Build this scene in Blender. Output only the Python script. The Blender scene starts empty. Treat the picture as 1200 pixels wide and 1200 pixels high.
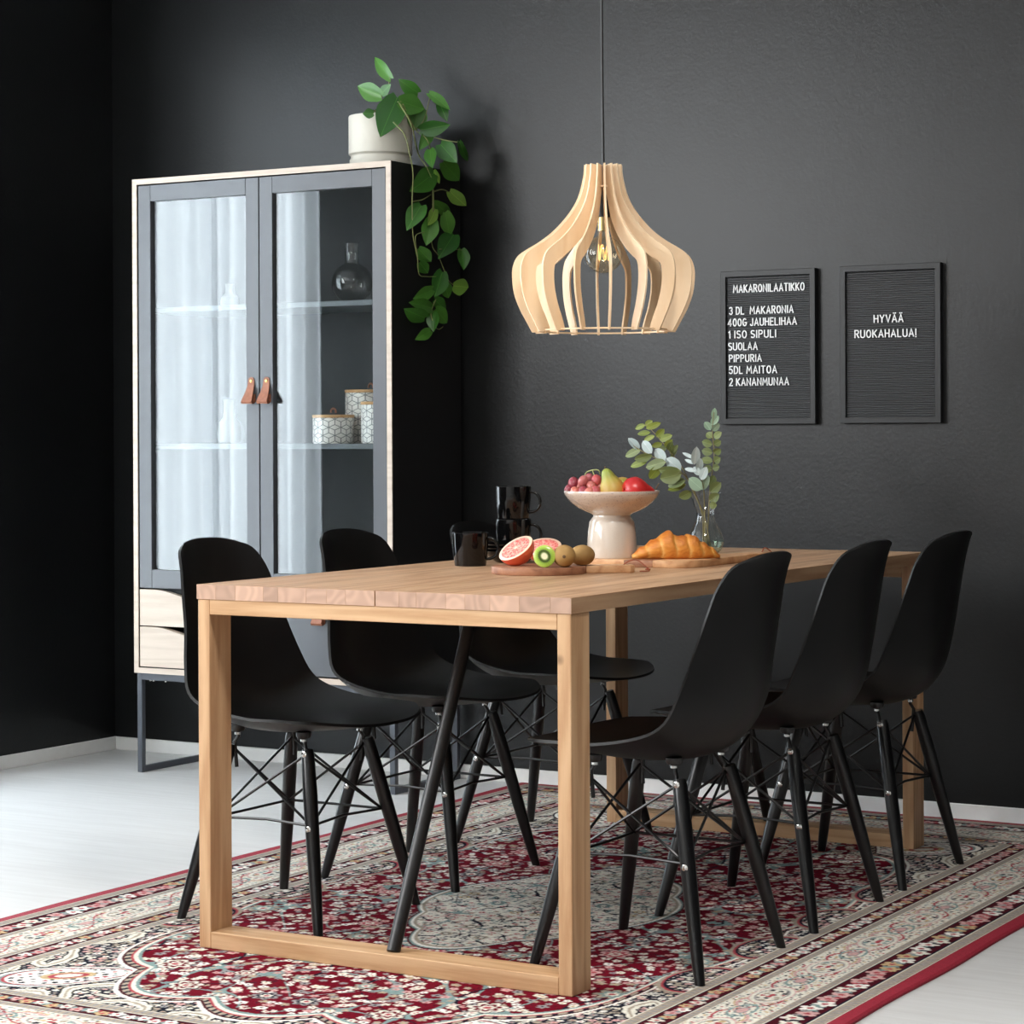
import bpy, bmesh, math, random
import numpy as np
from mathutils import Vector, Matrix

random.seed(7)
scene = bpy.context.scene
COL = scene.collection

# ------------------------------------------------------------------ camera
F_PX, CY_PX, YAW, CAM_H, ROLL = 2751.58, 506.26, math.radians(30.4741), 1.0512, math.radians(-0.2594)
cam_data = bpy.data.cameras.new('camera')
cam_data.sensor_width = 36.0
cam_data.lens = F_PX / 1200.0 * 36.0
cam_data.shift_y = -(600.0 - CY_PX) / 1200.0
cam_data.clip_start = 0.05
cam = bpy.data.objects.new('camera', cam_data)
COL.objects.link(cam)
cam.matrix_world = (Matrix.Translation((0, 0, CAM_H)) @ Matrix.Rotation(YAW, 4, 'Z')
                    @ Matrix.Rotation(math.radians(90), 4, 'X') @ Matrix.Rotation(ROLL, 4, 'Z'))
scene.camera = cam

# ------------------------------------------------------------------ world, light, exposure
W_LEFT, W_BACK, W_RIGHT, W_FRONT, CEIL = -5.12, 6.08, 2.4, -2.6, 2.72
world = bpy.data.worlds.new('sky_world')
scene.world = world
world.use_nodes = True
bgn = world.node_tree.nodes['Background']
bgn.inputs[0].default_value = (0.80, 0.90, 1.0, 1)
bgn.inputs[1].default_value = 3.0

WINDOWS = [(4.22, 5.30, 0.18, 2.45), (-1.4, 3.3, 1.35, 2.66)]      # y0, y1, z0, z1 in the left wall
LIGHT_W = [102.0, 215.0]
FILL_W = 36.0  # power of the added overhead fill

def window_light(name, y0, y1, z0, z1, power, colour, x):
    ld = bpy.data.lights.new(name, 'AREA')
    ld.shape = 'RECTANGLE'
    ld.size = y1 - y0
    ld.size_y = z1 - z0
    ld.energy = power
    ld.color = colour
    lo = bpy.data.objects.new(name, ld)
    COL.objects.link(lo)
    lo.matrix_world = (Matrix.Translation((x, (y0 + y1) / 2, (z0 + z1) / 2))
                       @ Matrix.Rotation(math.radians(-90), 4, 'Z') @ Matrix.Rotation(math.radians(90), 4, 'X'))
    return lo

window_light('daylight_curtained_window', *WINDOWS[0], LIGHT_W[0], (0.97, 0.985, 1.0), W_LEFT - 0.16)
window_light('daylight_tall_window', *WINDOWS[1], LIGHT_W[1], (1.0, 0.995, 0.985), W_LEFT - 0.02)

vs = scene.view_settings
vs.view_transform = 'Standard'
vs.look = 'None'
vs.exposure = -0.14
vs.gamma = 1.0
vs.use_curve_mapping = False
scene.cycles.use_denoising = True
scene.cycles.max_bounces = 10
scene.cycles.transparent_max_bounces = 16
scene.cycles.sample_clamp_indirect = 24.0
scene.cycles.caustics_reflective = False

# ------------------------------------------------------------------ pixel -> place helpers
def ray(u, v):
    a, b = u - 600.0, v - CY_PX
    c, s = math.cos(-ROLL), math.sin(-ROLL)
    x, y = (a * c - b * s) / F_PX, (a * s + b * c) / F_PX
    return Vector((-math.sin(YAW) + x * math.cos(YAW), math.cos(YAW) + x * math.sin(YAW), -y))
EYE = Vector((0, 0, CAM_H))
def atz(u, v, z):
    r = ray(u, v); return EYE + r * ((z - CAM_H) / r.z)
def aty(u, v, y):
    r = ray(u, v); return EYE + r * (y / r.y)
def atx(u, v, x):
    r = ray(u, v); return EYE + r * (x / r.x)
RIGHT = Vector((math.cos(YAW), math.sin(YAW), 0))
AWAY = Vector((-math.sin(YAW), math.cos(YAW), 0))
UP = Vector((0, 0, 1))

# ------------------------------------------------------------------ materials
def lin(c):
    return tuple((x / 255 / 12.92) if x / 255 <= 0.04045 else ((x / 255 + 0.055) / 1.055) ** 2.4 for x in c)

class NT:
    def __init__(self, name):
        self.m = bpy.data.materials.new(name)
        self.m.use_nodes = True
        self.t = self.m.node_tree
        self.b = self.t.nodes['Principled BSDF']
        self.out = self.t.nodes['Material Output']
    def n(self, kind, **kw):
        nd = self.t.nodes.new(kind)
        for k, v in kw.items():
            if k.startswith('i_'):
                nd.inputs[k[2:].replace('_', ' ')].default_value = v
            else:
                setattr(nd, k, v)
        return nd
    def l(self, a, b):
        self.t.links.new(a, b)
    def val(self, sock, v):
        self.b.inputs[sock].default_value = v
    def math(self, op, a, b=None, c=None):
        nd = self.t.nodes.new('ShaderNodeMath'); nd.operation = op
        for i, x in enumerate((a, b, c)):
            if x is None: continue
            if isinstance(x, (int, float)): nd.inputs[i].default_value = x
            else: self.l(x, nd.inputs[i])
        return nd.outputs[0]
    def mix(self, fac, a, b, blend='MIX'):
        nd = self.t.nodes.new('ShaderNodeMix'); nd.data_type = 'RGBA'; nd.blend_type = blend
        for s, x in ((nd.inputs[0], fac), (nd.inputs[6], a), (nd.inputs[7], b)):
            if isinstance(x, (int, float)): s.default_value = x
            elif isinstance(x, tuple): s.default_value = (x + (1,))[:4]
            else: self.l(x, s)
        return nd.outputs[2]
    def ramp(self, fac, stops):
        nd = self.t.nodes.new('ShaderNodeValToRGB')
        el = nd.color_ramp.elements
        while len(el) < len(stops): el.new(0.5)
        for e, (p, c) in zip(el, stops):
            e.position = p; e.color = (c + (1,))[:4] if isinstance(c, tuple) else (c, c, c, 1)
        self.l(fac, nd.inputs[0])
        return nd.outputs[0]
    def bump(self, height, strength=0.2, dist=0.002):
        nd = self.t.nodes.new('ShaderNodeBump')
        nd.inputs['Strength'].default_value = strength
        nd.inputs['Distance'].default_value = dist
        self.l(height, nd.inputs['Height'])
        self.l(nd.outputs[0], self.b.inputs['Normal'])
    def noise(self, scale, detail=3, vec=None, rough=0.5):
        nd = self.t.nodes.new('ShaderNodeTexNoise')
        nd.inputs['Scale'].default_value = scale
        nd.inputs['Detail'].default_value = detail
        nd.inputs['Roughness'].default_value = rough
        if vec is not None: self.l(vec, nd.inputs['Vector'])
        return nd.outputs[0]
    def objco(self, scale=(1, 1, 1), loc=(0, 0, 0)):
        tc = self.t.nodes.new('ShaderNodeTexCoord')
        mp = self.t.nodes.new('ShaderNodeMapping')
        mp.inputs['Scale'].default_value = scale
        mp.inputs['Location'].default_value = loc
        self.l(tc.outputs['Object'], mp.inputs['Vector'])
        return mp.outputs[0]

def simple(name, rgb, rough=0.5, metal=0.0, spec=0.5, noise_amt=0.0, noise_scale=30, bump=0.0, coat=0.0, bump_scale=None, bdist=0.002):
    k = NT(name)
    c = lin(rgb)
    k.val('Roughness', rough); k.val('Metallic', metal); k.val('Specular IOR Level', spec)
    if coat: k.val('Coat Weight', coat); k.val('Coat Roughness', 0.08)
    v = k.objco()
    n = k.noise(noise_scale, 3, v)
    d = tuple(x * (1 - noise_amt) for x in c); u = tuple(min(1, x * (1 + noise_amt)) for x in c)
    k.l(k.ramp(n, [(0.3, d), (0.7, u)]), k.b.inputs['Base Color'])
    if bump:
        k.bump(k.noise(bump_scale or noise_scale * 4, 2, v), bump, bdist)
    return k.m

def wood(name, light, dark, grain=(1, 1, 1), rough=0.45, vary=0.0, knots=True, fine=0.35, spec=0.4, endgrain=None):
    """grain: scale per axis, small along the fibre"""
    k = NT(name)
    k.val('Roughness', rough); k.val('Specular IOR Level', spec)
    tc = k.n('ShaderNodeTexCoord')
    oi = k.n('ShaderNodeObjectInfo')
    off = k.n('ShaderNodeVectorMath', operation='SCALE')
    cmb = k.n('ShaderNodeCombineXYZ')
    k.l(oi.outputs['Random'], cmb.inputs[0]); k.l(oi.outputs['Random'], cmb.inputs[1]); k.l(oi.outputs['Random'], cmb.inputs[2])
    k.l(cmb.outputs[0], off.inputs[0]); off.inputs['Scale'].default_value = 7.3
    add = k.n('ShaderNodeVectorMath', operation='ADD')
    k.l(tc.outputs['Object'], add.inputs[0]); k.l(off.outputs[0], add.inputs[1])
    mp = k.n('ShaderNodeMapping'); mp.inputs['Scale'].default_value = grain
    k.l(add.outputs[0], mp.inputs['Vector'])
    warp = k.noise(1.6, 2, mp.outputs[0])
    rings = k.math('SINE', k.math('MULTIPLY', warp, 46.0))
    rings = k.math('MULTIPLY_ADD', rings, 0.5, 0.5)
    fib = k.noise(26, 4, mp.outputs[0], 0.65)
    f = k.math('MULTIPLY_ADD', fib, fine * 2, k.math('MULTIPLY', rings, 0.52))
    f = k.math('SUBTRACT', f, fine * 0.55)
    L, D = lin(light), lin(dark)
    col = k.ramp(f, [(0.0, L), (0.45, tuple((a * .62 + b * .38) for a, b in zip(L, D))), (0.95, D)])
    if knots:
        vo = k.n('ShaderNodeTexVoronoi'); vo.inputs['Scale'].default_value = 3.4; k.l(add.outputs[0], vo.inputs['Vector'])
        kn = k.ramp(vo.outputs['Distance'], [(0.018, 0.8), (0.045, 0.0)])
        col = k.mix(kn, col, tuple(x * .38 for x in D))
    if vary:
        hs = k.n('ShaderNodeHueSaturation')
        k.l(col, hs.inputs['Color'])
        k.l(k.math('MULTIPLY_ADD', oi.outputs['Random'], vary * 2, 1 - vary), hs.inputs['Value'])
        col = hs.outputs[0]
    if endgrain:
        ge = k.n('ShaderNodeNewGeometry'); sp = k.n('ShaderNodeSeparateXYZ'); k.l(ge.outputs['Normal'], sp.inputs[0])
        m2 = k.n('ShaderNodeMapping'); m2.inputs['Scale'].default_value = (9, 0.2, 9); k.l(add.outputs[0], m2.inputs['Vector'])
        wv = k.math('MULTIPLY_ADD', k.math('SINE', k.math('MULTIPLY', k.noise(1.2, 1, m2.outputs[0]), 60.0)), 0.5, 0.5)
        E = lin(endgrain)
        ec = k.mix(k.math('MULTIPLY', wv, 0.55), E, tuple(x * .74 for x in E))
        h2 = k.n('ShaderNodeHueSaturation'); k.l(ec, h2.inputs['Color'])
        k.l(k.math('MULTIPLY_ADD', oi.outputs['Random'], .35, .82), h2.inputs['Value'])
        col = k.mix(k.math('GREATER_THAN', k.math('ABSOLUTE', sp.outputs[1]), 0.85), col, h2.outputs[0])
    k.l(col, k.b.inputs['Base Color'])
    k.bump(f, 0.08, 0.001)
    return k.m

def glass(name, tint=(1, 1, 1), ior=1.5, body=0.0, body_rgb=(200, 200, 200), rough=0.0):
    """thin clear glass: see-through with a Fresnel mirror on top"""
    k = NT(name)
    tr = k.n('ShaderNodeBsdfTransparent'); tr.inputs[0].default_value = tint + (1,)
    gl = k.n('ShaderNodeBsdfGlossy'); gl.inputs['Roughness'].default_value = rough
    fr = k.n('ShaderNodeFresnel')
    ge = k.n('ShaderNodeNewGeometry')                      # same reflectance from either side of the thin wall
    k.l(k.math('ADD', k.math('MULTIPLY', ge.outputs['Backfacing'], 1.0 / ior - ior), ior), fr.inputs['IOR'])
    mx = k.n('ShaderNodeMixShader')
    k.l(fr.outputs[0], mx.inputs[0]); k.l(tr.outputs[0], mx.inputs[1]); k.l(gl.outputs[0], mx.inputs[2])
    k.l(mx.outputs[0], k.out.inputs['Surface'])
    return k.m

MT = {}
def build_materials():
    # black wall paint, rough plaster texture
    k = NT('black_wall_paint')
    v = k.objco()
    n1 = k.noise(95, 3, v, 0.6); n2 = k.noise(3.0, 2, v)
    k.l(k.ramp(n2, [(0.3, lin((15, 16, 17))), (0.7, lin((19, 20, 21)))]), k.b.inputs['Base Color'])
    k.val('Roughness', 0.37); k.val('Specular IOR Level', 0.40)
    k.bump(n1, 0.26, 0.002)
    MT['wall'] = k.m
    MT['white_wall'] = simple('white_room_paint', (240, 239, 237), 0.8, noise_amt=0.02)
    MT['skirting'] = simple('white_skirting_paint', (236, 235, 232), 0.45, noise_amt=0.02)
    # pale floor: whitewashed boards with faint grain
    k = NT('whitewashed_floor')
    v = k.objco((1.2, 16, 1))
    g = k.noise(3.5, 5, v, 0.6); g2 = k.noise(0.8, 2, k.objco())
    c = k.ramp(g, [(0.25, lin((206, 205, 203))), (0.75, lin((224, 224, 223)))])
    k.l(k.mix(0.25, c, k.ramp(g2, [(0.3, lin((208, 208, 207))), (0.7, lin((232, 232, 232)))])), k.b.inputs['Base Color'])
    k.val('Roughness', 0.38); k.val('Specular IOR Level', 0.4)
    k.bump(g, 0.05, 0.001)
    MT['floor'] = k.m
    # table timber
    MT['top_wood'] = wood('oiled_tabletop_wood', (196, 160, 126), (152, 110, 78), (7, .45, 7), 0.42, vary=0.10, endgrain=(198, 162, 140))
    MT['frame_wood_z'] = wood('oiled_frame_wood_upright', (214, 176, 136), (176, 130, 90), (7, 7, .5), 0.45)
    MT['frame_wood_x'] = wood('oiled_frame_wood_rail', (214, 176, 136), (178, 134, 92), (.5, 7, 9), 0.45)
    MT['black_metal'] = simple('black_coated_steel', (24, 24, 25), 0.38, metal=0.0, spec=0.5)
    MT['grey_metal'] = simple('dark_grey_coated_steel', (74, 78, 86), 0.42, spec=0.5)
    MT['shell'] = simple('matt_black_plastic', (8, 8, 9), 0.45, spec=0.32, bump=0.03, noise_scale=80)
    MT['chair_leg'] = simple('black_lacquered_wood', (11, 11, 13), 0.28, spec=0.55)
    MT['wire'] = simple('black_wire', (14, 14, 15), 0.32, spec=0.5)
    MT['chrome'] = simple('bright_steel', (205, 205, 202), 0.22, metal=1.0)
    # cabinet
    MT['carcass'] = simple('black_veneer', (20, 20, 21), 0.55, noise_amt=0.1)
    MT['carcass_in'] = simple('charcoal_inside', (34, 35, 37), 0.6, noise_amt=0.08)
    MT['door'] = simple('grey_door_paint', (86, 88, 92), 0.33, spec=0.55, noise_amt=0.02)
    MT['shelf'] = simple('grey_shelf_paint', (98, 103, 107), 0.4, noise_amt=0.02)
    MT['pale_wood'] = wood('whitewashed_pale_wood', (208, 193, 178), (190, 174, 158), (.6, 6, 8), 0.5)
    MT['leather'] = simple('tan_leather', (150, 94, 68), 0.55, noise_amt=0.15, noise_scale=120, bump=0.1)
    MT['brass'] = simple('brass', (225, 190, 120), 0.25, metal=1.0)
    MT['door_glass'] = glass('cabinet_glass', (0.93, 0.95, 0.95), 1.80)
    MT['clear_glass'] = glass('clear_glass', (0.95, 0.98, 0.97), 1.68)
    MT['smoke_glass'] = glass('smoked_glass', (0.80, 0.79, 0.78), 1.9)
    MT['amber_glass'] = glass('amber_glass', (0.62, 0.45, 0.36), 1.8)
    MT['bulb_glass'] = glass('amber_bulb_glass', (0.97, 0.90, 0.76), 1.62)
    MT['window_glass'] = glass('window_glass', (0.98, 1, 1), 1.3)
    # sheer curtain
    k = NT('sheer_white_curtain')
    df = k.n('ShaderNodeBsdfDiffuse'); df.inputs[0].default_value = (.85, .87, .9, 1)
    tl = k.n('ShaderNodeBsdfTranslucent'); tl.inputs[0].default_value = (.82, .86, .9, 1)
    mx = k.n('ShaderNodeMixShader'); mx.inputs[0].default_value = 0.72
    k.l(df.outputs[0], mx.inputs[1]); k.l(tl.outputs[0], mx.inputs[2])
    k.l(mx.outputs[0], k.out.inputs['Surface'])
    MT['curtain'] = k.m
    # tableware
    MT['black_glaze'] = simple('black_glaze', (9, 9, 10), 0.06, spec=0.42)
    k = NT('speckled_cream_glaze')
    v = k.objco()
    vo = k.n('ShaderNodeTexVoronoi'); vo.inputs['Scale'].default_value = 190; k.l(v, vo.inputs['Vector'])
    sp = k.math('LESS_THAN', vo.outputs['Distance'], 0.24)
    sx = k.n('ShaderNodeSeparateXYZ'); k.l(v, sx.inputs[0])
    rim = k.ramp(sx.outputs[2], [(0.098, 0.0), (0.116, 1.0)])
    streak = k.noise(60, 3, k.objco((1, 1, .12)))
    base = k.mix(k.math('MULTIPLY', streak, 0.6), lin((226, 216, 204)), lin((205, 190, 172)))
    base = k.mix(k.math('MULTIPLY', rim, 0.55), base, lin((212, 190, 174)))
    k.l(k.mix(k.math('MULTIPLY', sp, k.math('MULTIPLY_ADD', rim, 0.5, 0.06)), base, lin((150, 118, 118))), k.b.inputs['Base Color'])
    k.val('Roughness', 0.16); k.val('Coat Weight', 0.8); k.val('Coat Roughness', 0.05)
    MT['cream_glaze'] = k.m
    MT['board_light'] = wood('acacia_board_light', (222, 176, 132), (182, 126, 82), (6, 6, 10), 0.5, vary=0.05)
    MT['board_dark'] = wood('acacia_board_dark', (172, 122, 92), (120, 78, 56), (6, 6, 10), 0.5)
    MT['cord_brown'] = simple('red_brown_leather_cord', (150, 72, 44), 0.6)
    # fruit
    k = NT('grapefruit_rind')
    k.val('Roughness', 0.35)
    v = k.objco()
    k.l(k.ramp(k.noise(12, 2, v), [(0.3, lin((222, 70, 58))), (0.7, lin((236, 116, 78)))]), k.b.inputs['Base Color'])
    k.bump(k.noise(260, 1, v), 0.25, 0.001)
    MT['rind'] = k.m
    k = NT('grapefruit_flesh')
    sx = k.n('ShaderNodeSeparateXYZ'); k.l(k.objco(), sx.inputs[0])
    rad = k.math('SQRT', k.math('ADD', k.math('POWER', sx.outputs[0], 2.0), k.math('POWER', sx.outputs[1], 2.0)))
    ang = k.math('ARCTAN2', sx.outputs[1], sx.outputs[0])
    seg = k.math('ABSOLUTE', k.math('SINE', k.math('MULTIPLY', ang, 5.0)))
    wall_ = k.math('LESS_THAN', seg, k.math('DIVIDE', 0.0018, k.math('ADD', rad, 0.002)))
    pith = k.math('MAXIMUM', k.math('GREATER_THAN', rad, 0.0345), k.math('LESS_THAN', rad, 0.004))
    fl = k.ramp(k.noise(170, 2, k.objco()), [(0.35, lin((214, 74, 76))), (0.62, lin((246, 168, 152)))])
    k.l(k.mix(k.math('MAXIMUM', wall_, pith), fl, lin((250, 214, 186))), k.b.inputs['Base Color'])
    k.val('Roughness', 0.25)
    MT['grapefruit_flesh'] = k.m
    k = NT('kiwi_skin')
    v = k.objco()
    k.l(k.ramp(k.noise(14, 3, v), [(0.3, lin((140, 104, 56))), (0.7, lin((176, 140, 84)))]), k.b.inputs['Base Color'])
    k.val('Roughness', 0.75); k.bump(k.noise(300, 2, v), 0.3, 0.001)
    MT['kiwi_skin'] = k.m
    k = NT('kiwi_flesh')
    sx = k.n('ShaderNodeSeparateXYZ'); k.l(k.objco(), sx.inputs[0])
    rad = k.math('SQRT', k.math('ADD', k.math('POWER', sx.outputs[0], 2.0), k.math('POWER', k.math('MULTIPLY', sx.outputs[1], 0.86), 2.0)))
    ang = k.math('ARCTAN2', sx.outputs[1], sx.outputs[0])
    rays_ = k.math('MULTIPLY_ADD', k.math('SINE', k.math('MULTIPLY', ang, 26.0)), 0.0008, rad)
    rr = k.math('MULTIPLY', rays_, 40.0)
    k.l(k.ramp(rr, [(0.0, lin((240, 232, 200))), (0.22, lin((236, 232, 190))), (0.30, lin((96, 124, 44))),
                    (0.44, lin((34, 44, 18))), (0.58, lin((140, 176, 60))), (0.86, lin((180, 208, 90))), (0.97, lin((196, 196, 110)))]),
        k.b.inputs['Base Color'])
    k.val('Roughness', 0.22)
    MT['kiwi_flesh'] = k.m
    MT['grape'] = NT('red_grape_skin')
    k = MT['grape']
    oi = k.n('ShaderNodeObjectInfo')
    k.l(k.ramp(oi.outputs['Random'], [(0.0, lin((124, 48, 66))), (0.35, lin((190, 84, 88))), (0.7, lin((206, 120, 104))), (1.0, lin((170, 92, 100)))]), k.b.inputs['Base Color'])
    k.val('Roughness', 0.3); k.val('Subsurface Weight', 0.15); k.val('Subsurface Scale', 0.01)
    MT['grape'] = k.m
    MT['stem_green'] = simple('pale_green_stem', (168, 176, 112), 0.6)
    k = NT('green_pear_skin')
    v = k.objco(); sx = k.n('ShaderNodeSeparateXYZ'); k.l(v, sx.inputs[0])
    f = k.math('ADD', k.math('MULTIPLY', sx.outputs[2], 10.5), k.math('MULTIPLY', k.noise(30, 3, v), 0.4))
    k.l(k.ramp(f, [(0.42, lin((196, 146, 72))), (0.78, lin((180, 160, 72))), (1.0, lin((150, 160, 66)))]), k.b.inputs['Base Color'])
    k.val('Roughness', 0.45)
    MT['pear'] = k.m
    k = NT('red_pear_skin')
    v = k.objco()
    k.l(k.ramp(k.noise(16, 3, v), [(0.3, lin((176, 22, 34))), (0.7, lin((216, 58, 52)))]), k.b.inputs['Base Color'])
    k.val('Roughness', 0.3)
    MT['red_pear'] = k.m
    MT['stem_brown'] = simple('brown_stem', (104, 78, 50), 0.7)
    k = NT('croissant_crust')
    v = k.objco()
    at = k.n('ShaderNodeAttribute'); at.attribute_name = 'ridge'
    fl = k.noise(70, 4, k.objco((.5, 2.4, 2.4)), 0.6)
    f = k.math('ADD', k.math('MULTIPLY', at.outputs['Fac'], 0.62), k.math('MULTIPLY', fl, 0.42))
    k.l(k.ramp(f, [(0.12, lin((244, 196, 116))), (0.42, lin((226, 150, 62))), (0.70, lin((194, 106, 36))), (0.95, lin((150, 74, 26)))]), k.b.inputs['Base Color'])
    k.val('Roughness', 0.5)
    k.bump(fl, 0.6, 0.004)
    MT['crust'] = k.m
    # water
    MT['water'] = glass('water', (0.80, 0.86, 0.80), 1.33)
    # plants
    def leafmat(name, a, b, rough=0.45, trans=0.06):
        k = NT(name)
        oi = k.n('ShaderNodeObjectInfo')
        v = k.objco()
        sx = k.n('ShaderNodeSeparateXYZ'); k.l(v, sx.inputs[0])
        vein = k.math('LESS_THAN', k.math('ABSOLUTE', sx.outputs[1]), 0.0006)
        c = k.mix(oi.outputs['Random'], lin(a), lin(b))
        c = k.mix(k.math('MULTIPLY', vein, 0.5), c, tuple(min(1, x * 1.7) for x in lin(b)))
        c = k.mix(k.math('MULTIPLY', k.noise(60, 2, v), 0.25), c, tuple(x * .6 for x in lin(a)))
        k.l(c, k.b.inputs['Base Color'])
        k.val('Roughness', rough)
        tl = k.n('ShaderNodeBsdfTranslucent'); k.l(c, tl.inputs[0])
        mx = k.n('ShaderNodeMixShader'); mx.inputs[0].default_value = trans
        k.l(k.b.outputs[0], mx.inputs[1]); k.l(tl.outputs[0], mx.inputs[2]); k.l(mx.outputs[0], k.out.inputs['Surface'])
        return k.m
    MT['pothos'] = leafmat('pothos_leaf', (40, 92, 30), (84, 140, 52), 0.32)
    MT['pothos_light'] = leafmat('young_pothos_leaf', (112, 156, 62), (146, 178, 84), 0.35)
    MT['vine'] = simple('pothos_vine', (120, 126, 76), 0.55)
    MT['euc_white'] = leafmat('frosted_eucalyptus_leaf', (188, 206, 204), (206, 220, 218), 0.6)
    MT['euc_olive'] = leafmat('olive_eucalyptus_leaf', (104, 118, 66), (134, 146, 88), 0.5)
    MT['euc_yellow'] = leafmat('yellow_green_eucalyptus_leaf', (120, 138, 50), (150, 160, 66), 0.5)
    MT['euc_grey'] = leafmat('grey_green_eucalyptus_leaf', (132, 160, 132), (160, 184, 158), 0.55)
    MT['twig'] = simple('eucalyptus_twig', (132, 120, 74), 0.6)
    MT['pot'] = simple('matt_cream_ceramic', (214, 209, 196), 0.5, noise_amt=0.02)
    MT['soil'] = simple('dark_potting_soil', (44, 34, 26), 0.95, noise_amt=0.4, noise_scale=90, bump=0.6)
    # lamp
    MT['ply'] = wood('birch_plywood', (246, 220, 186), (234, 200, 158), (4, 4, .6), 0.5, knots=False)
    MT['bulb_metal'] = simple('bulb_base_metal', (190, 170, 120), 0.3, metal=1.0)
    k = NT('bulb_filament'); k.val('Emission Color', lin((255, 214, 140)) + (1,)); k.val('Emission Strength', 1.6); k.val('Base Color', lin((240, 200, 130)) + (1,))
    MT['filament'] = k.m
    k = NT('fill_light_diffuser'); k.val('Base Color', (.9, .9, .88, 1)); k.val('Emission Color', (1, .97, .93, 1)); k.val('Emission Strength', 6.0)
    MT['opal'] = k.m  # glowing disc of the added fill light
    # letter board
    MT['board_frame'] = simple('black_frame_paint', (20, 21, 23), 0.4, spec=0.4)
    MT['felt'] = simple('black_grooved_plastic', (34, 36, 39), 0.42, spec=0.55)
    MT['letter'] = simple('white_letter_plastic', (245, 245, 245), 0.4)
    # canister print: lines at 30, 90 and 150 degrees on white
    k = NT('geometric_print_ceramic')
    tc = k.n('ShaderNodeTexCoord'); sx = k.n('ShaderNodeSeparateXYZ'); k.l(tc.outputs['Object'], sx.inputs[0])
    ang = k.math('ARCTAN2', sx.outputs[1], sx.outputs[0])
    cells = 7.0
    j = k.math('MULTIPLY', ang, 3.0 * cells / (2 * math.pi))        # whole number of repeats round the jar
    xx = k.math('MULTIPLY', sx.outputs[2], 62.0)
    i = k.math('SUBTRACT', xx, k.math('MULTIPLY', j, 0.5))
    def near(v_):
        r_ = k.math('ROUND', v_)
        return k.math('LESS_THAN', k.math('ABSOLUTE', k.math('SUBTRACT', v_, r_)), 0.075), r_
    def keep(v_, gone):
        return k.math('GREATER_THAN', k.math('ABSOLUTE', k.math('SUBTRACT', k.math('FLOORED_MODULO', v_, 3.0), gone)), 0.5)
    n1_, jr = near(j)
    s1 = k.math('FLOOR', k.math('SUBTRACT', xx, k.math('MULTIPLY', jr, 0.5)))
    f1 = k.math('MULTIPLY', n1_, keep(k.math('SUBTRACT', s1, jr), 1.0))
    n2_, ir = near(i); fj = k.math('FLOOR', j)
    f2 = k.math('MULTIPLY', n2_, keep(k.math('SUBTRACT', ir, fj), 2.0))
    n3_, kr = near(k.math('ADD', i, j))
    f3 = k.math('MULTIPLY', n3_, keep(k.math('SUBTRACT', kr, k.math('MULTIPLY', fj, 2.0)), 1.0))
    m_ = k.math('MAXIMUM', k.math('MAXIMUM', f1, f2), f3)
    k.l(k.mix(k.math('MULTIPLY', m_, 0.8), lin((238, 234, 228)), lin((84, 90, 96))), k.b.inputs['Base Color'])
    k.val('Roughness', 0.3)
    MT['print'] = k.m
    MT['bamboo'] = wood('bamboo_lid', (224, 180, 130), (196, 146, 98), (5, 5, 5), 0.5, knots=False)
    MT['white_ceramic'] = simple('white_ceramic', (242, 242, 240), 0.3)
    MT['bottle_ceramic'] = simple('off_white_ceramic', (150, 149, 146), 0.4)
    MT['binding'] = simple('red_rug_binding', (150, 26, 48), 0.8, noise_amt=0.15, noise_scale=200, bump=0.2)
    # rug pile: the woven pattern is carried by a colour attribute of the pile mesh
    k = NT('woven_rug_pile')
    at = k.n('ShaderNodeAttribute'); at.attribute_name = 'weave'
    v = k.objco()
    n = k.noise(420, 2, v)
    n2 = k.noise(140, 3, v)
    hs = k.n('ShaderNodeHueSaturation'); k.l(at.outputs['Color'], hs.inputs['Color'])
    k.l(k.math('MULTIPLY_ADD', n2, 0.8, 0.55), hs.inputs['Value'])
    k.l(hs.outputs[0], k.b.inputs['Base Color'])
    k.val('Roughness', 0.95); k.val('Specular IOR Level', 0.04)
    k.bump(n, 0.4, 0.002)
    MT['rug'] = k.m
build_materials()

# ------------------------------------------------------------------ object helpers
def link(o, parent=None):
    COL.objects.link(o)
    if parent is not None:
        o.parent = parent
    return o

def tag(o, label=None, cat=None, group=None, kind=None):
    if label: o['label'] = label
    if cat: o['category'] = cat
    if group: o['group'] = group
    if kind: o['kind'] = kind
    return o

def thing(name, loc, label, cat, group=None, rz=0.0):
    o = bpy.data.objects.new(name, None)
    o.empty_display_size = 0.05
    o.location = loc
    o.rotation_euler = (0, 0, rz)
    link(o)
    return tag(o, label, cat, group)

def raw(name, verts, faces, mat, parent=None, loc=(0, 0, 0), smooth=False, auto=None):
    me = bpy.data.meshes.new(name)
    me.from_pydata([tuple(v) for v in verts], [], faces)
    bm = bmesh.new(); bm.from_mesh(me)
    bmesh.ops.recalc_face_normals(bm, faces=bm.faces)
    bm.to_mesh(me); bm.free()
    me.materials.append(MT[mat])
    if smooth:
        me.polygons.foreach_set('use_smooth', [True] * len(me.polygons))
        if auto is not None:
            me.set_sharp_from_angle(angle=math.radians(auto))
    o = bpy.data.objects.new(name, me)
    o.location = loc
    return link(o, parent)

def bmobj(name, bm, mat, parent=None, loc=(0, 0, 0), smooth=False, auto=None):
    me = bpy.data.meshes.new(name)
    bmesh.ops.recalc_face_normals(bm, faces=bm.faces)
    bm.to_mesh(me); bm.free()
    me.materials.append(MT[mat])
    if smooth:
        me.polygons.foreach_set('use_smooth', [True] * len(me.polygons))
        if auto is not None:
            me.set_sharp_from_angle(angle=math.radians(auto))
    o = bpy.data.objects.new(name, me)
    o.location = loc
    return link(o, parent)

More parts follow.
